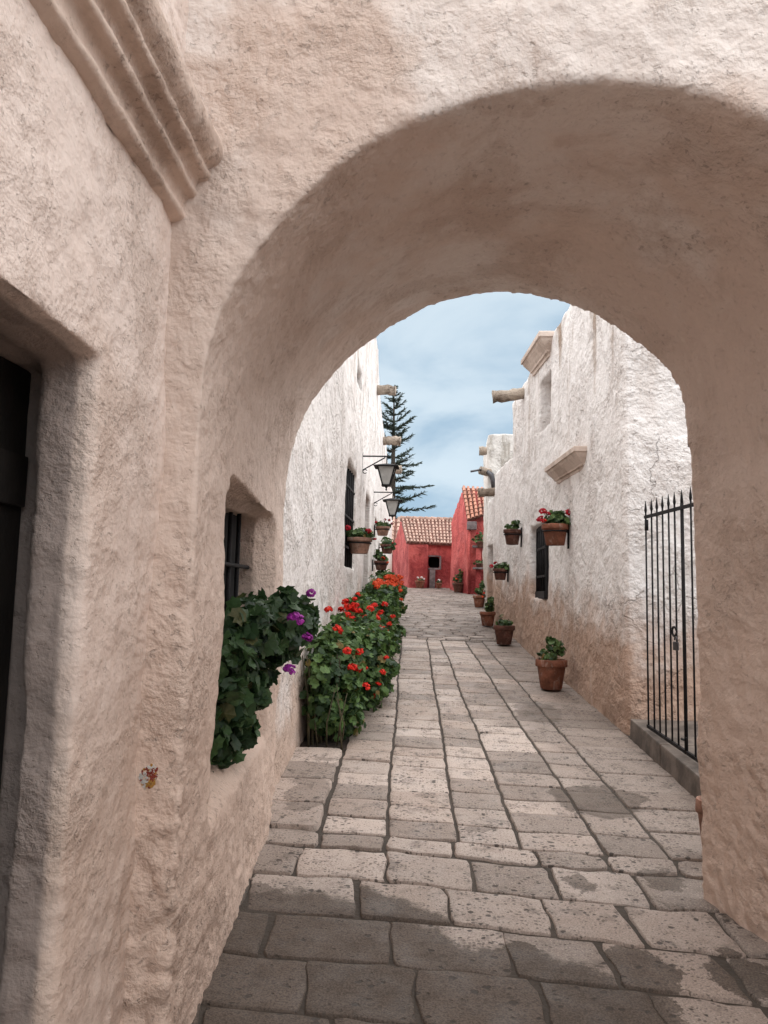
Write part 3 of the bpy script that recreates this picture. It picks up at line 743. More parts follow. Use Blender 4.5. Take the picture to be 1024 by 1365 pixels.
# left half of the front stands a hand forward
cr = onY(571, 750, YH)[0]
sol.plan([(cornL[0], cornL[1] - .10), (cr, cornL[1] - .02), (cr, cornL[1] + .4), (cornL[0], cornL[1] + .4)], .8, ez - .06)
wa = onY(571.5, 742, YH + .1); wb = onY(585.5, 757, YH + .1)
cwin = MB().box(wa[0], YH - .5, wb[2], wb[0], YH + .75, wa[2])
plaster('wall', sol, [cwin], 0.05, [(0.025, 1.0), (0.012, 4)], M['red'], hA, None, 25, 1)
MB().box(wa[0] - .02, YH + .70, wb[2] - .02, wb[0] + .02, YH + .74, wa[2] + .02).build('window', M['void'], hA, world=True)
fy_ = YH + .06
f_ = MB(); f_.box(wb[0] + .005, fy_, wb[2] - .05, wb[0] + .06, fy_ + .1, wa[2] + .03); f_.box(wa[0], fy_ + .004, wb[2] - .055, wb[0] + .003, fy_ + .1, wb[2] - .004); f_.box(wa[0], fy_ + .004, wa[2] + .004, wb[0] + .003, fy_ + .1, wa[2] + .04)
f_.build('window_frame', M['greyslab'], hA, world=True)
s0 = onY(573, 757, YH); s1 = onY(580, 783, YH)
MB().box(s0[0], YH - .10, gz(YH) - .02, s1[0], YH + .2, s0[2] - .06).build('stone_slab', M['greyslab'], hA, world=True, bevel=.012)
tile_roof(e0 + np.array([-.05, -.16, -.03]), e1 + np.array([.1, -.16, -.03]), r1, r0, 15, 8, M['tile'], hA)
mb = MB()
for k_ in range(9):
    pa = r0 + (r1 - r0) * (k_ / 9 - .01); pb = r0 + (r1 - r0) * ((k_ + 1) / 9 + .01); mb.tube([pa + np.array([0, 0, .03]), pb + np.array([0, 0, .02])], [.085, .07], 10)
mb.build('ridge', M['tile'], hA, True, True)

# neighbour behind its left gable
hB = empty('red_house', (-2.6, 27.6, 2.0), 'red house with tiled roof half hidden behind the left gable, beside the white wall', 'house')
Yb = 26.6
q0 = onY(514, 737, Yb); q1 = onY(531, 741, Yb); q2 = onY(535.5, 692, Yb + 2.0); q3 = onY(514, 690, Yb + 2.0)
plaster('wall', MB().plan([(q0[0] - 1, Yb + .1), (q1[0] + .3, Yb + .1), (q1[0] + .3, Yb + 3.8), (q0[0] - 1, Yb + 3.8)], 1.2, [q0[2] - .05, q1[2] - .05, q1[2] + .3, q0[2] + .3]), [], .06, [(0.02, 1.2)], M['red'], hB, None, 31, 1)
tile_roof(q0 + np.array([-.6, 0, 0]), q1, q2, q3 + np.array([-.6, 0, 0]), 6, 8, M['tile'], hB)

# tall gabled house on the right
YG = 20.9
gl = onY(601, 695, YG + 2.0); ap = onY(615.5, 651, YG + 1.0); gr = onY(623.5, 694, YG)
glb = np.array([gl[0], gl[1], 0]); grb = np.array([gr[0], gr[1], 0])
er = onY(656, 683, YG - .25); rr_ = onY(652, 652, YG + 1.3)
hC = empty('red_house', (1.6, 21.8, gz(21)), 'tall red gabled house with steep orange tiled roof, beyond the white house', 'house')
dep = np.array([2.2, -.1, 0])
sol = MB().add([(glb[0], glb[1], .9), (grb[0], grb[1], .9), tuple(gr - [0, 0, .06]), tuple(ap - [0, 0, .05]), tuple(gl - [0, 0, .03])] +
               [tuple(np.array(q) + dep) for q in ((glb[0], glb[1], .9), (grb[0], grb[1], .9), tuple(gr - [0, 0, .06]), tuple(ap - [0, 0, .05]), tuple(gl - [0, 0, .03]))],
               [(0, 1, 2, 3, 4), (9, 8, 7, 6, 5), (0, 5, 6, 1), (1, 6, 7, 2), (2, 7, 8, 3), (3, 8, 9, 4), (4, 9, 5, 0)])
plaster('wall', sol, [], 0.05, [(0.03, 1.0), (0.014, 4)], M['red'], hC, None, 35, 1)
tile_roof(gr + np.array([-.02, -.1, 0]), er, rr_, ap + np.array([0, -.05, .02]), 6, 8, M['tilered'], hC)
# rain water head and pipe on its corner
MB().box(gr[0] - .02, YG - .24, gr[2] - .26, gr[0] + .24, YG - .05, gr[2] - .04).build('rainwater_head', M['greyslab'], hC, world=True, bevel=.02)
MB().tube([(gr[0] + .05, YG - .13, gr[2] - .25), (gr[0] + .05, YG - .13, gr[2] - 1.0), (gr[0] + .06, YG - .09, gz(21))], .035, 10).build('downpipe', M['red'], hC, True, True)
pil = onY(638, 735, YG - .2)
MB().box(pil[0] - .07, YG - .22, gz(20.5), pil[0] + .07, YG - .06, pil[2] + .1).build('pilaster', M['red'], hC, world=True, bevel=.015)
MB().box(pil[0] - .16, YG - .26, pil[2] + .1, pil[0] + .30, YG - .05, pil[2] + .16).build('ledge', M['greyslab'], hC, world=True, bevel=.01)
lg = onY(638, 757, YG - .2)
MB().box(lg[0] - .15, YG - .36, lg[2] - .04, lg[0] + .30, YG - .1, lg[2] + .01).build('ledge', M['greyslab'], hC, world=True, bevel=.01)

# ------------------------------------------------------------------ iron gate
def on_kerb(x, y):
    # where the photograph shows the foot of the gate on the kerb top
    r = ray(x, y); lo, hi = .5, 20
    for _ in range(40):
        m = (lo + hi) / 2
        if EYE + r[2] / r[1] * m - gz(m) - .15 > 0: lo = m
        else: hi = m
    return r / r[1] * lo + EYEP
gA, gB = on_kerb(862.5, 972), on_kerb(929, 1018)
gate = empty('iron_gate', (gA + gB) / 2, 'black iron gate of spear-tipped bars with padlock, between archway and white house', 'gate')
dirg = _n([gB[0] - gA[0], gB[1] - gA[1], 0]); sd = np.array([-dirg[1], dirg[0], 0])
GN = sd
def onG(x, y): return onplane(x, y, gA, GN)
zt = onG(862, 689)[2]; ztip = onG(860, 668)[2]; slope = (onG(924, 674)[2] - zt) / np.linalg.norm((onG(924, 674) - onG(862, 689))[:2])
botz = lambda P: gz(P[1]) + .165
xs = [862.5, 870.3, 877.6, 885.2, 893.4, 901.5, 911.5, 923.5]
rail = []
for i, x in enumerate(xs):
    P = onG(x, 800); th = .0120 if i == 6 else .0066
    zb = botz(P); zr = zt + .0
    zz = ztip
    mb = MB()
    mb.tube([(P[0], P[1], zb), (P[0], P[1], zz - .09)], th, 8)
    mb.tube([(P[0], P[1], zz - .092), (P[0], P[1], zz - .07), (P[0], P[1], zz)], [th * .9, .0105, .002], 8)
    mb.build('bar', M['iron'], gate, True, True)
A = onG(861.5, 800); B = onG(923.5, 800) + dirg * .55
for i in (1, 2, 3, 4):
    P = onG(923.5, 800) + dirg * .13 * i
    mb = MB().tube([(P[0], P[1], botz(P)), (P[0], P[1], ztip - .09), (P[0], P[1], ztip - .07), (P[0], P[1], ztip)], [.008, .008, .0105, .002], 8)
    mb.build('bar', M['iron'], gate, True, True)
for zf in (lambda P: zt, lambda P: botz(P) + .012):
    q = .02; a = A; b = B
    n = np.array([sd[0], sd[1], 0]) * .009
    MB().hexa([tuple(a - n + [0, 0, zf(a) - .011]), tuple(b - n + [0, 0, zf(b) - .011]), tuple(b + n + [0, 0, zf(b) - .011]), tuple(a + n + [0, 0, zf(a) - .011]),
               tuple(a - n + [0, 0, zf(a) + .011]), tuple(b - n + [0, 0, zf(b) + .011]), tuple(b + n + [0, 0, zf(b) + .011]), tuple(a + n + [0, 0, zf(a) + .011])]
              if False else [(a[0] - n[0], a[1] - n[1], zf(a) - .011), (b[0] - n[0], b[1] - n[1], zf(b) - .011), (b[0] + n[0], b[1] + n[1], zf(b) - .011), (a[0] + n[0], a[1] + n[1], zf(a) - .011),
                             (a[0] - n[0], a[1] - n[1], zf(a) + .011), (b[0] - n[0], b[1] - n[1], zf(b) + .011), (b[0] + n[0], b[1] + n[1], zf(b) + .011), (a[0] + n[0], a[1] + n[1], zf(a) + .011)]).build('rail', M['iron'], gate, world=True)
hz = onG(862, 700); MB().tube([tuple(hz + np.array([0, 0, -.04])), tuple(hz + np.array([0, 0, .04]))], .014, 8).build('hinge', M['iron'], gate, True, True)
c = onG(905, 842)
ring = [c + dirg * (.034 * math.cos(t)) + np.array([0, 0, .030 * math.sin(t)]) + sd * -.03 for t in np.linspace(.3, 2 * PI - .3, 16)]
lk = MB().tube(ring, .0075, 8).build('lock_loop', M['iron'], gate, True, True)
c2 = onG(907, 858) + sd * -.03
pk = MB().tube([c2 + dirg * (.016 * math.cos(t)) + np.array([0, 0, .02 + .026 * math.sin(t)]) for t in np.linspace(0, PI, 9)], .0055, 8).build('padlock', M['steel'], gate, True, True)
MB().hexa([tuple(c2 + dirg * a_ + sd * b_ + np.array([0, 0, z_])) for z_ in (-.045, .012) for a_, b_ in ((-.024, -.012), (.024, -.012), (.024, .012), (-.024, .012))]).build('padlock_body', M['steel'], pk, world=True, bevel=.006)
c3 = onG(915, 985)
MB().tube([c3 + sd * -.03, c3 + sd * -.03 + dirg * .06, c3 + sd * -.03 + dirg * .06 + np.array([0, 0, .02])], .008, 8).build('bolt', M['iron'], gate, True, True)

# ------------------------------------------------------------------ plants
def leaf(mb, c, nrm, size, lobes=7):
    nrm = Vector(nrm).normalized(); a = nrm.orthogonal().normalized(); th = rnd.uniform(0, 2 * PI)
    b = nrm.cross(a); u = a * math.cos(th) + b * math.sin(th); w = nrm.cross(u); c = Vector(c)
    cup = rnd.uniform(-.22, .32) * size
    vs = [tuple(c + nrm * (-cup * .6))]; n = lobes * 2
    for k in range(n):
        t = 2 * PI * k / n
        rr = size * ((1.0 if k % 2 else .80) if k else .42) * rnd.uniform(.92, 1.08)
        z = cup + .10 * size * math.sin(2 * t + th)
        vs.append(tuple(c + u * (rr * math.cos(t)) + w * (rr * math.sin(t)) + nrm * z))
    mb.add(vs, [(0, 1 + k, 1 + (k + 1) % n) for k in range(n)])
def floret_mesh(name, mat, r=.03, n=34, seed=0):
    rr = random.Random(seed); mb = MB()
    for i in range(n):
        z = rr.uniform(-.35, 1); t = rr.uniform(0, 2 * PI); q = math.sqrt(max(0, 1 - z * z))
        d = Vector((q * math.cos(t), q * math.sin(t), z)); c = d * r * rr.uniform(.75, 1)
        for pz in range(2):
            nn = (d + Vector((rr.uniform(-.8, .8), rr.uniform(-.8, .8), rr.uniform(-.4, .8)))).normalized()
            a = nn.orthogonal().normalized(); b = nn.cross(a); s = r * rr.uniform(.30, .46)
            mb.add([tuple(c + a * s * math.cos(k * 2 * PI / 6) + b * s * math.sin(k * 2 * PI / 6) * .8 + nn * (s * .3 * (k % 2))) for k in range(6)], [tuple(range(6))])
    me = bpy.data.meshes.new(name); me.from_pydata(mb.v, [], mb.f); me.materials.append(mat); me.update(); return me
FM = {k: [floret_mesh('flower_head', M[k], seed=s) for s in range(3)] for k in ('redpetal', 'orangepetal', 'crimson', 'purple', 'white')}
def flower(parent, loc, kind, s=1.0):
    o = bpy.data.objects.new('flower_head', rnd.choice(FM[kind])); COL.objects.link(o); o.parent = parent
    o.location = Vector([float(q) for q in loc]); o.scale = (s, s, s * .85); o.rotation_euler = (rnd.uniform(-.5, .5), rnd.uniform(-.5, .5), rnd.uniform(0, 6))
    return o
def crown(blobs, n, size, mat, parent, up=.5, name='foliage', shell=.72):
    """leaves spread through overlapping ellipsoids (centre, radii)"""
    sub = []
    for (c, ra) in blobs:
        m = min(ra)
        for k in range(max(3, int(10 * (ra[0] * ra[1] * ra[2]) ** (1 / 3) / .3))):
            d = Vector((rnd.gauss(0, 1), rnd.gauss(0, 1), rnd.gauss(.3, 1))).normalized()
            q = m * rnd.uniform(.28, .5)
            sub.append(((c[0] + d.x * ra[0] * .88, c[1] + d.y * ra[1] * .88, c[2] + d.z * ra[2] * .88), (q, q, q * .8)))
    blobs = [(c, tuple(v * .9 for v in ra)) for c, ra in blobs] + sub
    mb = MB(); wts = [b[1][0] * b[1][1] + b[1][0] * b[1][2] + b[1][1] * b[1][2] for b in blobs]
    for i in range(n):
        (cx, cy, cz), (ra, rb, rc) = rnd.choices(blobs, wts)[0]
        d = Vector((rnd.gauss(0, 1), rnd.gauss(0, 1), rnd.gauss(0, 1))).normalized()
        q = rnd.uniform(shell, 1.06) if rnd.random() < .8 else rnd.uniform(.3, .8)
        c = (cx + d.x * ra * q, cy + d.y * rb * q, cz + d.z * rc * q)
        nn = d * 1.0 + Vector((rnd.gauss(0, .45), rnd.gauss(0, .45), rnd.gauss(0, .45) + up))
        leaf(mb, c, nn, size * rnd.uniform(.6, 1.25))
    return mb.build(name, mat, parent, False)

def bush(label, blobs, n, size, flowers, stems=0):
    base = (blobs[0][0][0], blobs[0][0][1], gz(blobs[0][0][1]))
    root = empty('geranium_bush', base, label, 'bush', 'flowering bushes along the left wall')
    lb = [((c[0] - base[0], c[1] - base[1], c[2] - base[2]), r) for c, r in blobs]
    crown(lb, n, size, M['leaf'], root)
    # dark woody heart so that the bush is dense without being hollow
    st = MB()
    for i in range(14 + stems):
        (cx, cy, cz), (ra, rb, rc) = rnd.choice(lb)
        x = cx + rnd.uniform(-.5, .5) * ra; y = cy + rnd.uniform(-.7, .7) * rb
        zb = gz(base[1] + y) - base[2]
        if stems: MB().tube([(x, y, zb - .03), (x + rnd.uniform(-.05, .05), y + rnd.uniform(-.05, .05), zb + (cz + rc * .3 - zb) * .5), (x + rnd.uniform(-.1, .1), y + rnd.uniform(-.1, .1), cz + rc * .5)], [.011, .009, .005], 6).build('stem', M['stem'], root, True)
    if stems:
        for i in range(stems):
            x = .06 + rnd.uniform(-.12, .14); y = -.26 + rnd.uniform(-.05, .12); zb = gz(base[1] + y) - base[2]
            MB().tube([(x, y, zb), (x + rnd.uniform(-.03, .03), y - rnd.uniform(0, .03), zb + .18), (x + rnd.uniform(-.06, .06), y - rnd.uniform(0, .04), zb + rnd.uniform(.3, .45))], [.006, .005, .003], 6).build('stem', M['stem'], root, True)
    for (x, y, z, kind, s) in flowers:
        flower(root, (x - base[0], y - base[1], z - base[2]), kind, s)
    return root
def hit(x, y, blobs, k=1.0):
    r = ray(x, y); best = None
    for c, ra in blobs:
        A = r / np.array(ra) / k; o = (EYEP - np.array(c)) / np.array(ra) / k
        a = A @ A; b = A @ o; q = b * b - a * (o @ o - 1)
        if q >= 0:
            t = (-b - math.sqrt(q)) / a
            if t > 0 and (best is None or t < best): best = t
    return None if best is None else EYEP + r * best
def px_flowers(pts, Yf, kind, s, blobs=None):
    out = []
    for (x, y, k) in pts:
        P = hit(x, y, blobs, 1.04) if blobs else None
        if P is None: P = onY(x, y, Yf(x, y))
        out.append((P[0], P[1], P[2], kind, s * k))
    return out
B1 = [((-.86, 5.85, .54 + .40), (.16, .36, .42)), ((-.80, 6.05, .54 + .38), (.22, .46, .42)), ((-.66, 6.75, .61 + .34), (.26, .55, .40)), ((-.80, 6.5, .59 + .58), (.20, .5, .24)), ((-.64, 7.3, .66 + .36), (.26, .5, .42)), ((-.74, 5.95, .54 + .15), (.22, .34, .2)), ((-.82, 5.75, .54 + .20), (.13, .16, .22))]
f1 = px_flowers([(438, 813, 1.0), (450, 840, 1.25), (463, 868, 1.0), (479, 869, 1.0), (470, 890, 1.1), (476, 892, 1.0), (485, 890, .9), (487, 915, 1.1), (503, 912, .85), (510, 896, .85), (499, 928, .8), (515, 877, .7)], lambda x, y: 6.05 + (x - 450) * .012, 'redpetal', 1.05, B1)
bush('nearest geranium bush, broad dark green leaves at its foot and scattered red flowers', B1, 4300, .036, f1, 5)
B2 = [((-.82, 8.3, .75 + .44), (.25, .55, .36)), ((-.72, 9.0, .81 + .34), (.26, .6, .42)), ((-.84, 8.9, .80 + .62), (.22, .5, .22)), ((-.72, 9.8, .88 + .40), (.25, .6, .44))]
f2 = px_flowers([(461, 803, 1.1), (466, 811, 1.5), (472, 808, 1.3), (478, 815, 1.2), (463, 820, 1.0), (470, 826, 1.2), (477, 793, .8), (455, 813, .9), (484, 823, 1.1), (494, 812, 1.1), (499, 808, 1.0), (502, 824, 1.1), (508, 817, 1.0), (512, 840, 1.2), (507, 846, 1.2), (516, 850, 1.1), (500, 853, 1.0), (489, 826, .9), (513, 806, 1.0), (458, 829, 1.0), (468, 835, 1.0), (481, 838, .9), (519, 832, .8), (524, 822, .8), (473, 799, .8), (466, 840, 1.0), (477, 843, .8), (505, 836, .8)], lambda x, y: 8.0 + (x - 470) * .02, 'redpetal', 1.22, B2)
bush('middle geranium bush packed with bright red flower heads against the wall', B2, 3000, .036, f2)
B3 = [((-.94, 11.5, 1.035 + .38), (.28, .6, .42)), ((-.88, 12.4, 1.115 + .36), (.29, .7, .44)), ((-.90, 13.4, 1.18 + .38), (.30, .8, .44)), ((-.92, 11.3, 1.02 + .58), (.24, .5, .22))]
f3 = []
for i in range(88):
    xx = rnd.uniform(499, 536); yy = rnd.uniform(767, 783) if rnd.random() < .7 else rnd.uniform(775, 800)
    if yy > 786 and xx < 522: continue
    if xx < 510 and yy < 773: yy += 7
    Yd = 12.6 + rnd.uniform(-.4, .9); P = hit(xx, yy, B3, 1.05)
    if P is None: P = onY(xx, yy, Yd)
    f3.append((P[0], P[1], P[2], 'orangepetal', rnd.uniform(.9, 1.3)))
f3 += px_flowers([(531, 812, .9), (528, 822, 1), (538, 790, 1), (526, 833, .9)], lambda x, y: 11.4, 'redpetal', 1.0, B3)
bush('farthest geranium bush, a bright green mound topped with orange-red flowers', B3, 2800, .038, f3)

# plant growing out of the barred window in the arch
vb = [((-.80, 3.36, 1.42), (.13, .46, .17)), ((-.72, 3.60, 1.44), (.13, .28, .17)), ((-.86, 3.16, 1.28), (.14, .36, .26)), ((-.88, 3.10, 1.08), (.12, .28, .20)), ((-.66, 3.72, 1.47), (.08, .18, .12)), ((-.84, 3.40, 1.22), (.10, .24, .16))]
vroot = empty('window_plant', (-.92, 3.35, 1.02), 'dark-leaved plant with purple flowers spilling out of the barred arch window', 'plant')
crown([((c[0] + .92, c[1] - 3.35, c[2] - 1.02), r) for c, r in vb], 1900, .036, M['leafdark'], vroot, .25)
st = MB()
for i in range(9):
    y = rnd.uniform(-.35, .3); MB().tube([(-.12, y, .02), (-.05, y + .02, .25), (rnd.uniform(.05, .2), y + rnd.uniform(-.05, .25), rnd.uniform(.3, .5))], [.010, .008, .004], 6).build('stem', M['stem'], vroot, True)
for (x, y, Y, s) in ((394, 825, 3.5, 1.25), (386, 893, 3.42, 1.1), (415, 791, 3.62, .9), (410, 850, 3.7, .9)):
    P = hit(x, y, vb, 1.22)
    if P is None: P = onY(x, y, Y)
    o = flower(vroot, (P[0] + .92, P[1] - 3.35, P[2] - 1.02), 'purple', s * .85)

# ------------------------------------------------------------------ pots
def pot_profile(r, h):
    return [(r * .66, 0), (r * .70, .01), (r * .90, h * .72), (r * .92, h * .76), (r * 1.02, h * .765), (r * 1.04, h * .80), (r * 1.03, h * .98), (r * 1.0, h), (r * .93, h), (r * .90, h * .9)]
def pot(name, label, loc, r, h, mat, blobs, n, size, flw=(), group=None, bracket=None, leafmat='leafpot', cat='flower pot'):
    root = empty(name, loc, label, cat, group)
    b = MB().lathe(pot_profile(r, h), 28, caps=False).build('pot', mat, root, True)
    roughen(b.data, [(.003, 14)], Vector(root.location), seed=70)
    MB().lathe([(.001, -.02), (r * .66, -.0)], 20, caps=False).build('base', mat, root, True) if False else None
    MB().lathe([(.002, .004), (r * .68, .004)], 20, caps=False).build('pot_base', mat, b, True)
    MB().lathe([(r * .915, h * .90), (r * .5, h * .92), (.002, h * .93)], 24, caps=False).build('soil', M['soil'], b, True)
    if n: 
        crown(blobs, n, size, M[leafmat], root, .6, shell=.5)
        for i in range(3):
            bl = rnd.choice(blobs); t = rnd.uniform(0, 6.28)
            MB().tube([(r * .3 * math.cos(t), r * .3 * math.sin(t), h * .9), (bl[0][0] + rnd.uniform(-.4, .4) * bl[1][0], bl[0][1] + rnd.uniform(-.4, .4) * bl[1][1], bl[0][2] + .3 * bl[1][2])], [.006, .003], 5).build('stem', M['stem'], root, True)
    for (x, y, z, k_, s_) in flw:
        MB().tube([(x * .4, y * .4, h), (x, y, z)], .0025, 5).build('flower_stalk', M['stem'], root, True)
        flower(root, (x, y, z), k_, s_)
    if bracket is not None:
        dx, dy = bracket          # plan offset from pot axis to the wall
        ln = math.hypot(dx, dy); ux, uy = dx / ln, dy / ln
        br = MB()
        rg_ = [(r * .93 * math.cos(t), r * .93 * math.sin(t), h * .66) for t in np.linspace(0, 2 * PI, 29)]
        br.tube(rg_, .009, 6); br.tube([(ux * r * .9, uy * r * .9, h * .66), (dx, dy, h * .66)], .009, 6)
        br.tube([(dx - ux * .01, dy - uy * .01, h * 1.15), (dx - ux * .01, dy - uy * .01, -h * .15)], .012, 6)
        br.build('bracket', M['iron'], root, True)
    return root
GP = 'terracotta pots on the ground along the right wall'
P = floor_at(735, 921)
pot('potted_plant', 'largest terracotta ground pot with leggy green plant, nearest the gate', (P[0], P[1], P[2] + .02), .150, .285, M['terra'], [((-.02, 0, .33), (.13, .13, .07)), ((.03, .0, .42), (.09, .09, .08)), ((.10, .02, .38), (.05, .06, .08))], 120, .030, (), GP)
P = floor_at(672, 861)
pot('potted_plant', 'dark stained terracotta pot with low sparse leaves, second ground pot from the gate', (P[0], P[1], P[2] + .02), .140, .255, M['terradark'], [((0, 0, .29), (.12, .12, .06)), ((-.05, 0, .34), (.04, .04, .06))], 75, .028, (), GP)
P = floor_at(650, 836)
pot('potted_plant', 'small terracotta ground pot with tall dark green plant leaning right', (P[0], P[1], P[2] + .02), .125, .225, M['terra'], [((.03, 0, .30), (.10, .10, .09)), ((.05, 0, .40), (.07, .08, .08))], 150, .030, ((-.03, -.02, .43, 'white', .6),), GP)
P = floor_at(639, 811)
pot('potted_plant', 'terracotta ground pot with reddish yellow plant at the far end of the white house', (P[0], P[1], P[2] + .02), .135, .25, M['terra'], [((.03, 0, .32), (.11, .11, .10)), ((.06, 0, .46), (.07, .07, .10))], 120, .032, ((.05, -.1, .22, 'orangepetal', 1.2), (.09, -.08, .30, 'redpetal', .9)), GP)
P = onY(611, 787, 21.45); P[2] = gz(21.45)
pot('potted_plant', 'dark brown pot with yellow-green plant against the tall red gable', (P[0], P[1], P[2] + .02), .165, .26, M['terradark'], [((0, 0, .36), (.16, .14, .14)), ((.06, 0, .52), (.08, .08, .12))], 140, .036, ((-.06, -.1, .36, 'orangepetal', .9),), None)
P = onY(560, 781.5, 23.12); P[2] = gz(23.12)
pot('potted_plant', 'small red pot with white blooms at the foot of the low red house', (P[0], P[1], P[2] + .02), .15, .22, M['terra'], [((0, 0, .24), (.13, .12, .05))], 50, .03, ((-.07, -.03, .30, 'white', 1.3), (.05, -.05, .31, 'white', 1.3), (.12, 0, .27, 'white', 1.0)), None)
P = onY(585, 781.5, 23.25); P[2] = gz(23.25)
pot('potted_plant', 'small pot with one pinkish bloom beside the grey slab', (P[0], P[1], P[2] + .02), .10, .16, M['terra'], [((0, 0, .19), (.09, .09, .05))], 40, .03, ((0, -.03, .23, 'white', 1.5),), None)
WG = 'geranium pots hung on the right white wall'
def wall_pot_R(bx, px, ytop, ybot, rpx, label, mat, n, size, flw, bl):
    Pw = onR(bx, (ytop + ybot) / 2); Y = Pw[1]
    T = onY(px, ytop, Y); Bq = onY(px, ybot, Y); h = T[2] - Bq[2]; r = rpx * Y / F
    loc = (Bq[0], Y, Bq[2])
    return pot('wall_pot', label, loc, r, h, mat, [((c[0] * r, c[1] * r, h + c[2] * r), tuple(q * r for q in ra)) for c, ra in bl], n, size, [(a * r, b * r, h + c * r, k_, s) for a, b, c, k_, s in flw], WG, (Pw[0] - Bq[0], 0))
wall_pot_R(759, 740, 699, 727, 17, 'largest wall pot with full green geranium and crimson flowers, beside the barred window', M['terra'], 330, .032,
           ((-.95, -.3, .95, 'crimson', 1.25), (-1.1, -.3, .35, 'crimson', 1.35), (-.6, -.4, .75, 'crimson', .9), (1.15, -.1, .95, 'crimson', 1.4), (-.9, -.5, .2, 'redpetal', .8)), [((.15, 0, .35), (1.0, 1.0, .55)), ((.5, 0, .1), (.8, .8, .4)), ((.2, 0, .75), (.6, .6, .3))])
wall_pot_R(696, 683, 706, 726, 11.5, 'brown wall pot with small pale sparse plant, left of and level with the largest', M['terradark'], 90, .028, ((.35, 0, 1.1, 'white', .5),), [((0, 0, .25), (.9, .9, .35)), ((.4, 0, .6), (.5, .5, .45))])
wall_pot_R(678, 667, 758, 773, 9.5, 'lowest wall pot with dark green geranium and pink-red flowers at its left', M['terradark'], 130, .030, ((-1.2, -.2, .3, 'crimson', 1.0), (-.7, -.2, .75, 'crimson', .9), (-.3, 0, .7, 'white', .5)), [((.3, 0, .2), (1.1, 1.0, .6)), ((.8, 0, .1), (.7, .8, .5))])
# left wall pots
LG = 'terracotta planters hung on the left white wall'
def wall_pot_L(px, ytop, ybot, rpx, Y, label, mat, n, size, flw, bl, wide=1.0, brk=True):
    T = onY(px, ytop, Y); Bq = onY(px, ybot, Y); h = T[2] - Bq[2]; r = rpx * Y / F
    return pot('wall_pot', label, (Bq[0], Y, Bq[2]), r, h, mat, [((c[0] * r, c[1] * r, h + c[2] * r), tuple(q * r for q in ra)) for c, ra in bl], n, size, [(a * r, b * r, h + c * r, k_, s) for a, b, c, k_, s in flw], LG, (lxw(Y) - Bq[0], 0))
bl0 = [((0, 0, .3), (1.15, 1.1, .5)), ((.5, 0, .2), (.8, .8, .4))]
wall_pot_L(479, 717, 738, 16.5, 8.9, 'pale broad planter with green leaves and two red blooms in front of the barred window', M['terrapale'], 230, .030, ((-.95, -.3, .75, 'crimson', 1.2), (.75, -.8, .45, 'crimson', 1.3), (1.25, 0, -.1, 'crimson', .7)), bl0)
wall_pot_L(510, 702, 714, 9.5, 13.6, 'highest planter on the left wall with dark red blooms', M['terrapale'], 130, .034, ((-.9, 0, .6, 'crimson', 1.0), (.3, 0, 1.0, 'crimson', .8), (.9, 0, .9, 'crimson', .9), (1.3, 0, .4, 'crimson', .9)), [((0, 0, .25), (1.1, 1, .5))])
wall_pot_L(516, 726, 738, 9, 15.2, 'leafy planter drooping dark foliage, just below the highest left planter', M['terradark'], 170, .036, ((.8, -.5, .2, 'crimson', .8), (1.3, 0, 0, 'crimson', .8)), [((0, -.2, .3), (1.1, 1, .8)), ((.2, -.4, -.3), (1.0, .8, .7))])
wall_pot_L(508, 748, 760, 9.5, 13.3, 'lowest planter on the left wall with upright leaves and an orange bloom', M['terradark'], 150, .034, ((.3, -.8, .35, 'orangepetal', 1.1), (.9, -.4, -.2, 'orangepetal', .9)), [((0, 0, .4), (1.0, .9, .6)), ((-.3, 0, 1.0), (.6, .6, .6))])
# on the red wall
for (x, yt, yb, lab) in ((641, 722, 731, 'bushy plant pot with red and yellow tints on the upper ledge of the red wall'), (640, 751, 757, 'low green plant in a small pot on the lower ledge of the red wall')):
    T = onY(x, yt, YG - .22); Bq = onY(x, yb, YG - .22)
    pot('ledge_pot', lab, (Bq[0], YG - .24, Bq[2] + .02), .13, T[2] - Bq[2] - .02, M['terradark'], [((0, 0, .24), (.24, .15, .17)) if yt < 740 else ((0, 0, .12), (.18, .10, .06))], 150 if yt < 740 else 60, .04, ((-.1, -.1, .36, 'crimson', 1.3), (.1, -.1, .42, 'crimson', 1.2)) if yt < 740 else (), None)
# clay pot half behind the right pier
P0 = onY(944, 1098, 3.98)
root = pot('clay_pot', 'empty pinkish clay pot standing half hidden behind the right pier by the kerb', (P0[0] + .035, 3.98, gz(3.98) + .02), .085, .27, M['terrapale'], [], 0, .03)

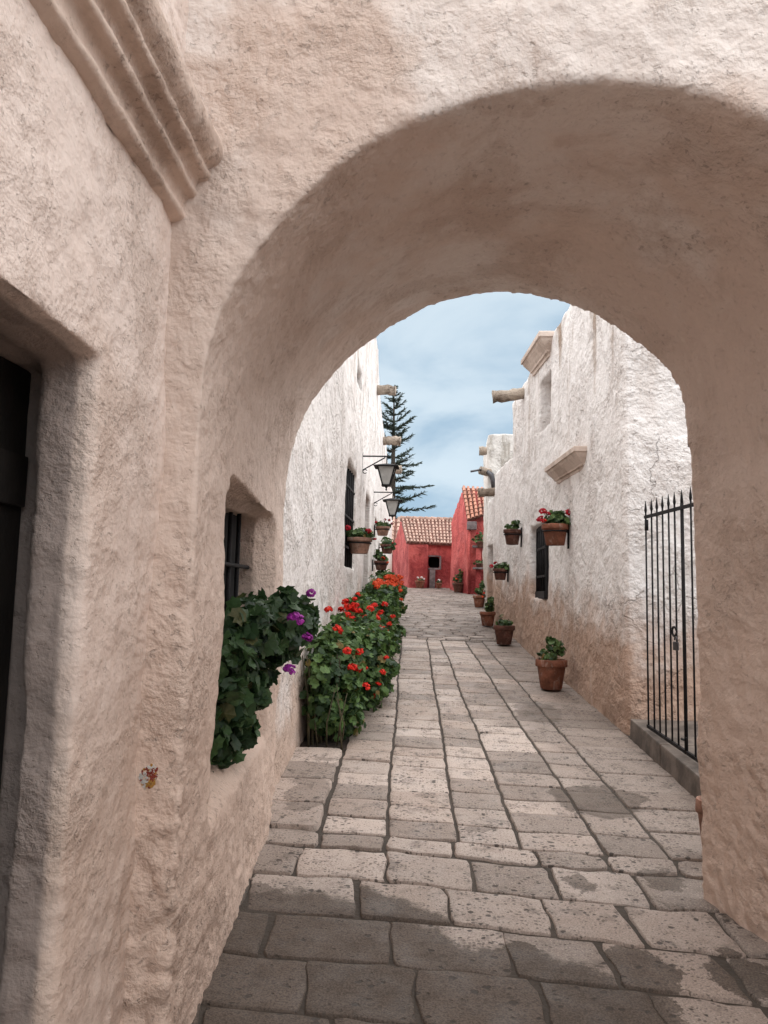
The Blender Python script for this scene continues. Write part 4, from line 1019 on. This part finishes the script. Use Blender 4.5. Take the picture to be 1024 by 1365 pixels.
# ------------------------------------------------------------------ lanterns
def lantern(loc, label, sc):
    root = empty('wall_lantern', loc, label, 'lantern', 'iron lanterns on the left white wall')
    br = MB(); br.tube([(-.34, 0, .0), (0.02, 0, 0)], .011, 6); br.tube([(-.34, 0, -.20), (-.02, 0, -.015)], .009, 6)
    br.tube([(-.30 + .03 * math.cos(t), 0, -.215 + .028 * math.sin(t)) for t in np.linspace(.5, 5.6, 10)], .006, 5)
    br.tube([(-.345, 0, .05), (-.345, 0, -.26)], .012, 6)
    br.tube([(.0, 0, 0), (.0, 0, -.11)], .009, 6)
    br.build('bracket', M['iron'], root, True)
    cap = MB(); s = .17
    cap.loft([[(-s, -s, -.155), (s, -s, -.155), (s, s, -.155), (-s, s, -.155)], [(-s, -s, -.148), (s, -s, -.148), (s, s, -.148), (-s, s, -.148)], [(-.03, -.03, -.105), (.03, -.03, -.105), (.03, .03, -.105), (-.03, .03, -.105)]])
    cap.build('cap', M['iron'], root)
    fr = MB(); a, b = .118, .05; zt_, zb_ = -.158, -.40
    for sx, sy in ((1, 1), (1, -1), (-1, 1), (-1, -1)): fr.tube([(sx * a, sy * a, zt_), (sx * b, sy * b, zb_)], .011, 6)
    fr.loft([[(-b - .012, -b - .012, zb_ - .02), (b + .012, -b - .012, zb_ - .02), (b + .012, b + .012, zb_ - .02), (-b - .012, b + .012, zb_ - .02)], [(-b - .012, -b - .012, zb_), (b + .012, -b - .012, zb_), (b + .012, b + .012, zb_), (-b - .012, b + .012, zb_)]])
    fr.lathe([(.002, -.075), (.012, -.06), (.007, -.04), (.02, -.02), (.002, -.0)], 8, (0, 0, zb_ - .01))
    fr.build('frame', M['iron'], root)
    g = a - .006; h = b - .004
    for k_ in range(4):
        c, s_ = math.cos(k_ * PI / 2), math.sin(k_ * PI / 2); pts = [(-g, -g, zt_ - .002), (g, -g, zt_ - .002), (h, -h, zb_ + .002), (-h, -h, zb_ + .002)]
        pts2 = [(x, y + .004, z) for x, y, z in pts]
        MB().hexa([(x * c - y * s_, x * s_ + y * c, z) for x, y, z in pts + pts2]).build('pane', M['lampglass'], root)
    root.scale = (sc, sc, sc)
    return root
P = onL(483, 608); T = onY(514, 608, P[1])
l1 = lantern((lxw(P[1]) + .345, P[1], P[2]), 'larger, nearer black iron lantern with pale glass on the left white wall', 1.0)
P = onL(498.5, 656)
l2 = copy_tree(l1); l2.location = (lxw(P[1]) + .335, P[1], P[2]); l2['label'] = 'smaller-looking farther black iron lantern, below and beyond the nearer one'

# ------------------------------------------------------------------ Norfolk pine
def norfolk(base, top, rmax, label, nwh, seed, bs=1.0):
    rr = random.Random(seed)
    root = empty('pine_tree', base, label, 'tree'); H = top - base[2]
    MB().tube([(0, 0, -.2), (.05, 0, H * .5), (0, 0, H)], [.26, .17, .02], 10).build('trunk', M['bark'], root, True)
    limb = MB(); fo = MB()
    for w in range(nwh):
        f = w / (nwh - 1); z = H * (.10 + .88 * f ** .92); L = rmax * (1 - f) ** .75 * rr.uniform(.85, 1.08) + .18
        up = lerp(-.52, .62, f ** 1.1)
        nb = 6 if f < .8 else 5
        for b in range(nb):
            t = 2 * PI * b / nb + rr.uniform(-.4, .4) + w * .6; up = lerp(-.52, .62, f ** 1.1) + rr.uniform(-.16, .16); Lb = L * rr.uniform(.5, 1.22)
            if rr.random() < .2: continue
            pts = []
            for q in np.linspace(0, 1, 7):
                rad = Lb * q; zz = z + Lb * (up * q + (.20 if f < .5 else .22) * q * q)
                pts.append((rad * math.cos(t), rad * math.sin(t), zz))
            limb.tube(pts, [.035 * (1 - f) + .012] * 4 + [.012] * 3, 5)
            nseg = max(9, int(Lb * 20))
            for k_ in range(nseg * 2):
                q = .12 + .90 * (k_ // 2 + .5 * rr.random()) / nseg
                if q > 1.02: continue
                i = min(5, int(q * 6)); u = q * 6 - i; c = Vector(pts[i]).lerp(Vector(pts[i + 1]), u)
                sgn = 1 if k_ % 2 else -1; side = Vector((-math.sin(t), math.cos(t), 0)) * sgn
                out = Vector((math.cos(t), math.sin(t), up * .8))
                ln = bs * rr.uniform(.16, .50) * (1.15 - q * .45) * min(1, .45 + L / 2.2)
                dv = (side * rr.uniform(.4, 1) + out * rr.uniform(.5, 1.0) + Vector((0, 0, rr.uniform(-.35, .7)))).normalized()
                n1 = dv.orthogonal().normalized(); n2 = dv.cross(n1); wd = bs * rr.uniform(.018, .038)
                for nv in (n1, n2):
                    e = c + dv * ln
                    fo.add([tuple(c - nv * wd * .5), tuple(c + dv * ln * .35 - nv * wd), tuple(e - nv * wd * .4), tuple(e + nv * wd * .4), tuple(c + dv * ln * .35 + nv * wd), tuple(c + nv * wd * .5)], [(0, 1, 2, 3, 4, 5)])
    limb.build('limbs', M['bark'], root, True); fo.build('foliage', M['pine'], root)
    return root
YT = 46.0
pb = onY(524, 690, YT); ptop = onY(527.5, 516, YT)
norfolk((pb[0] - .1, YT, 2.0), ptop[2] + .1, 3.0, 'tall dark conifer with tiered branches rising behind the left white house', 25, 4)
# ------------------------------------------------------------------ sky, sun, camera
W = bpy.data.worlds.new('World'); scene.world = W; W.use_nodes = True
nt = W.node_tree; nt.nodes.clear()
out = nt.nodes.new('ShaderNodeOutputWorld'); bg = nt.nodes.new('ShaderNodeBackground'); nt.links.new(bg.outputs[0], out.inputs[0])
SUN_EL, SUN_AZ = R(77), R(3)
sky = nt.nodes.new('ShaderNodeTexSky'); sky.sky_type = 'NISHITA'; sky.sun_disc = False; sky.sun_elevation = SUN_EL; sky.sun_rotation = SUN_AZ
sky.altitude = 2300; sky.air_density = 1.0; sky.dust_density = 1.5; sky.ozone_density = 1.0
tc = nt.nodes.new('ShaderNodeTexCoord'); sp_ = nt.nodes.new('ShaderNodeSeparateXYZ'); nt.links.new(tc.outputs['Generated'], sp_.inputs[0])
def wm(op, a, b):
    n = nt.nodes.new('ShaderNodeMath'); n.operation = op
    for i, v in enumerate((a, b)):
        if isinstance(v, bpy.types.NodeSocket): nt.links.new(v, n.inputs[i])
        else: n.inputs[i].default_value = v
    return n.outputs[0]
zz = wm('ADD', wm('MAXIMUM', sp_.outputs[2], 0.0), 0.28)
cb = nt.nodes.new('ShaderNodeCombineXYZ'); nt.links.new(wm('DIVIDE', sp_.outputs[0], zz), cb.inputs[0]); nt.links.new(wm('DIVIDE', sp_.outputs[1], zz), cb.inputs[1])
cn = nt.nodes.new('ShaderNodeTexNoise'); nt.links.new(cb.outputs[0], cn.inputs['Vector']); cn.inputs['Scale'].default_value = 2.1; cn.inputs['Detail'].default_value = 7; cn.inputs['Roughness'].default_value = .52; cn.inputs['Distortion'].default_value = .35
mr = nt.nodes.new('ShaderNodeMapRange'); mr.interpolation_type = 'SMOOTHSTEP'; nt.links.new(cn.outputs['Fac'], mr.inputs[0]); mr.inputs[1].default_value = .32; mr.inputs[2].default_value = .60; mr.inputs[3].default_value = 0; mr.inputs[4].default_value = 1
cc = nt.nodes.new('ShaderNodeMix'); cc.data_type = 'RGBA'; nt.links.new(mr.outputs[0], cc.inputs[0])
cc.inputs[6].default_value = (1.62, 2.28, 2.85, 1); cc.inputs[7].default_value = (2.95, 3.45, 3.75, 1)
mx = nt.nodes.new('ShaderNodeMix'); mx.data_type = 'RGBA'; mx.inputs[0].default_value = .93
nt.links.new(sky.outputs[0], mx.inputs[6]); nt.links.new(cc.outputs[2], mx.inputs[7])
nt.links.new(mx.outputs[2], bg.inputs[0]); bg.inputs[1].default_value = 0.05
sl = bpy.data.lights.new('Sun', 'SUN'); sl.energy = 1.5; sl.angle = R(160); sl.color = (1, .965, .935)
so = bpy.data.objects.new('Sun', sl); COL.objects.link(so)
dx, dy, dz = math.sin(SUN_AZ) * math.cos(SUN_EL), math.cos(SUN_AZ) * math.cos(SUN_EL), math.sin(SUN_EL)
so.rotation_euler = Vector((dx, dy, dz)).to_track_quat('Z', 'Y').to_euler(); so.location = (0, 0, 20)

cam = bpy.data.cameras.new('Camera'); co_ = bpy.data.objects.new('Camera', cam); COL.objects.link(co_)
cam.sensor_fit = 'HORIZONTAL'; cam.sensor_width = 36; cam.lens = 36 * F / 1024; cam.clip_start = .05; cam.clip_end = 1000
import mathutils
mw = mathutils.Matrix([[*map(float, CAM[i]), float(EYEP[i])] for i in range(3)] + [[0, 0, 0, 1]])
co_.matrix_world = mw
scene.camera = co_
scene.view_settings.view_transform = 'Standard'; scene.view_settings.look = 'None'; scene.view_settings.gamma = 1; scene.view_settings.exposure = 2.25
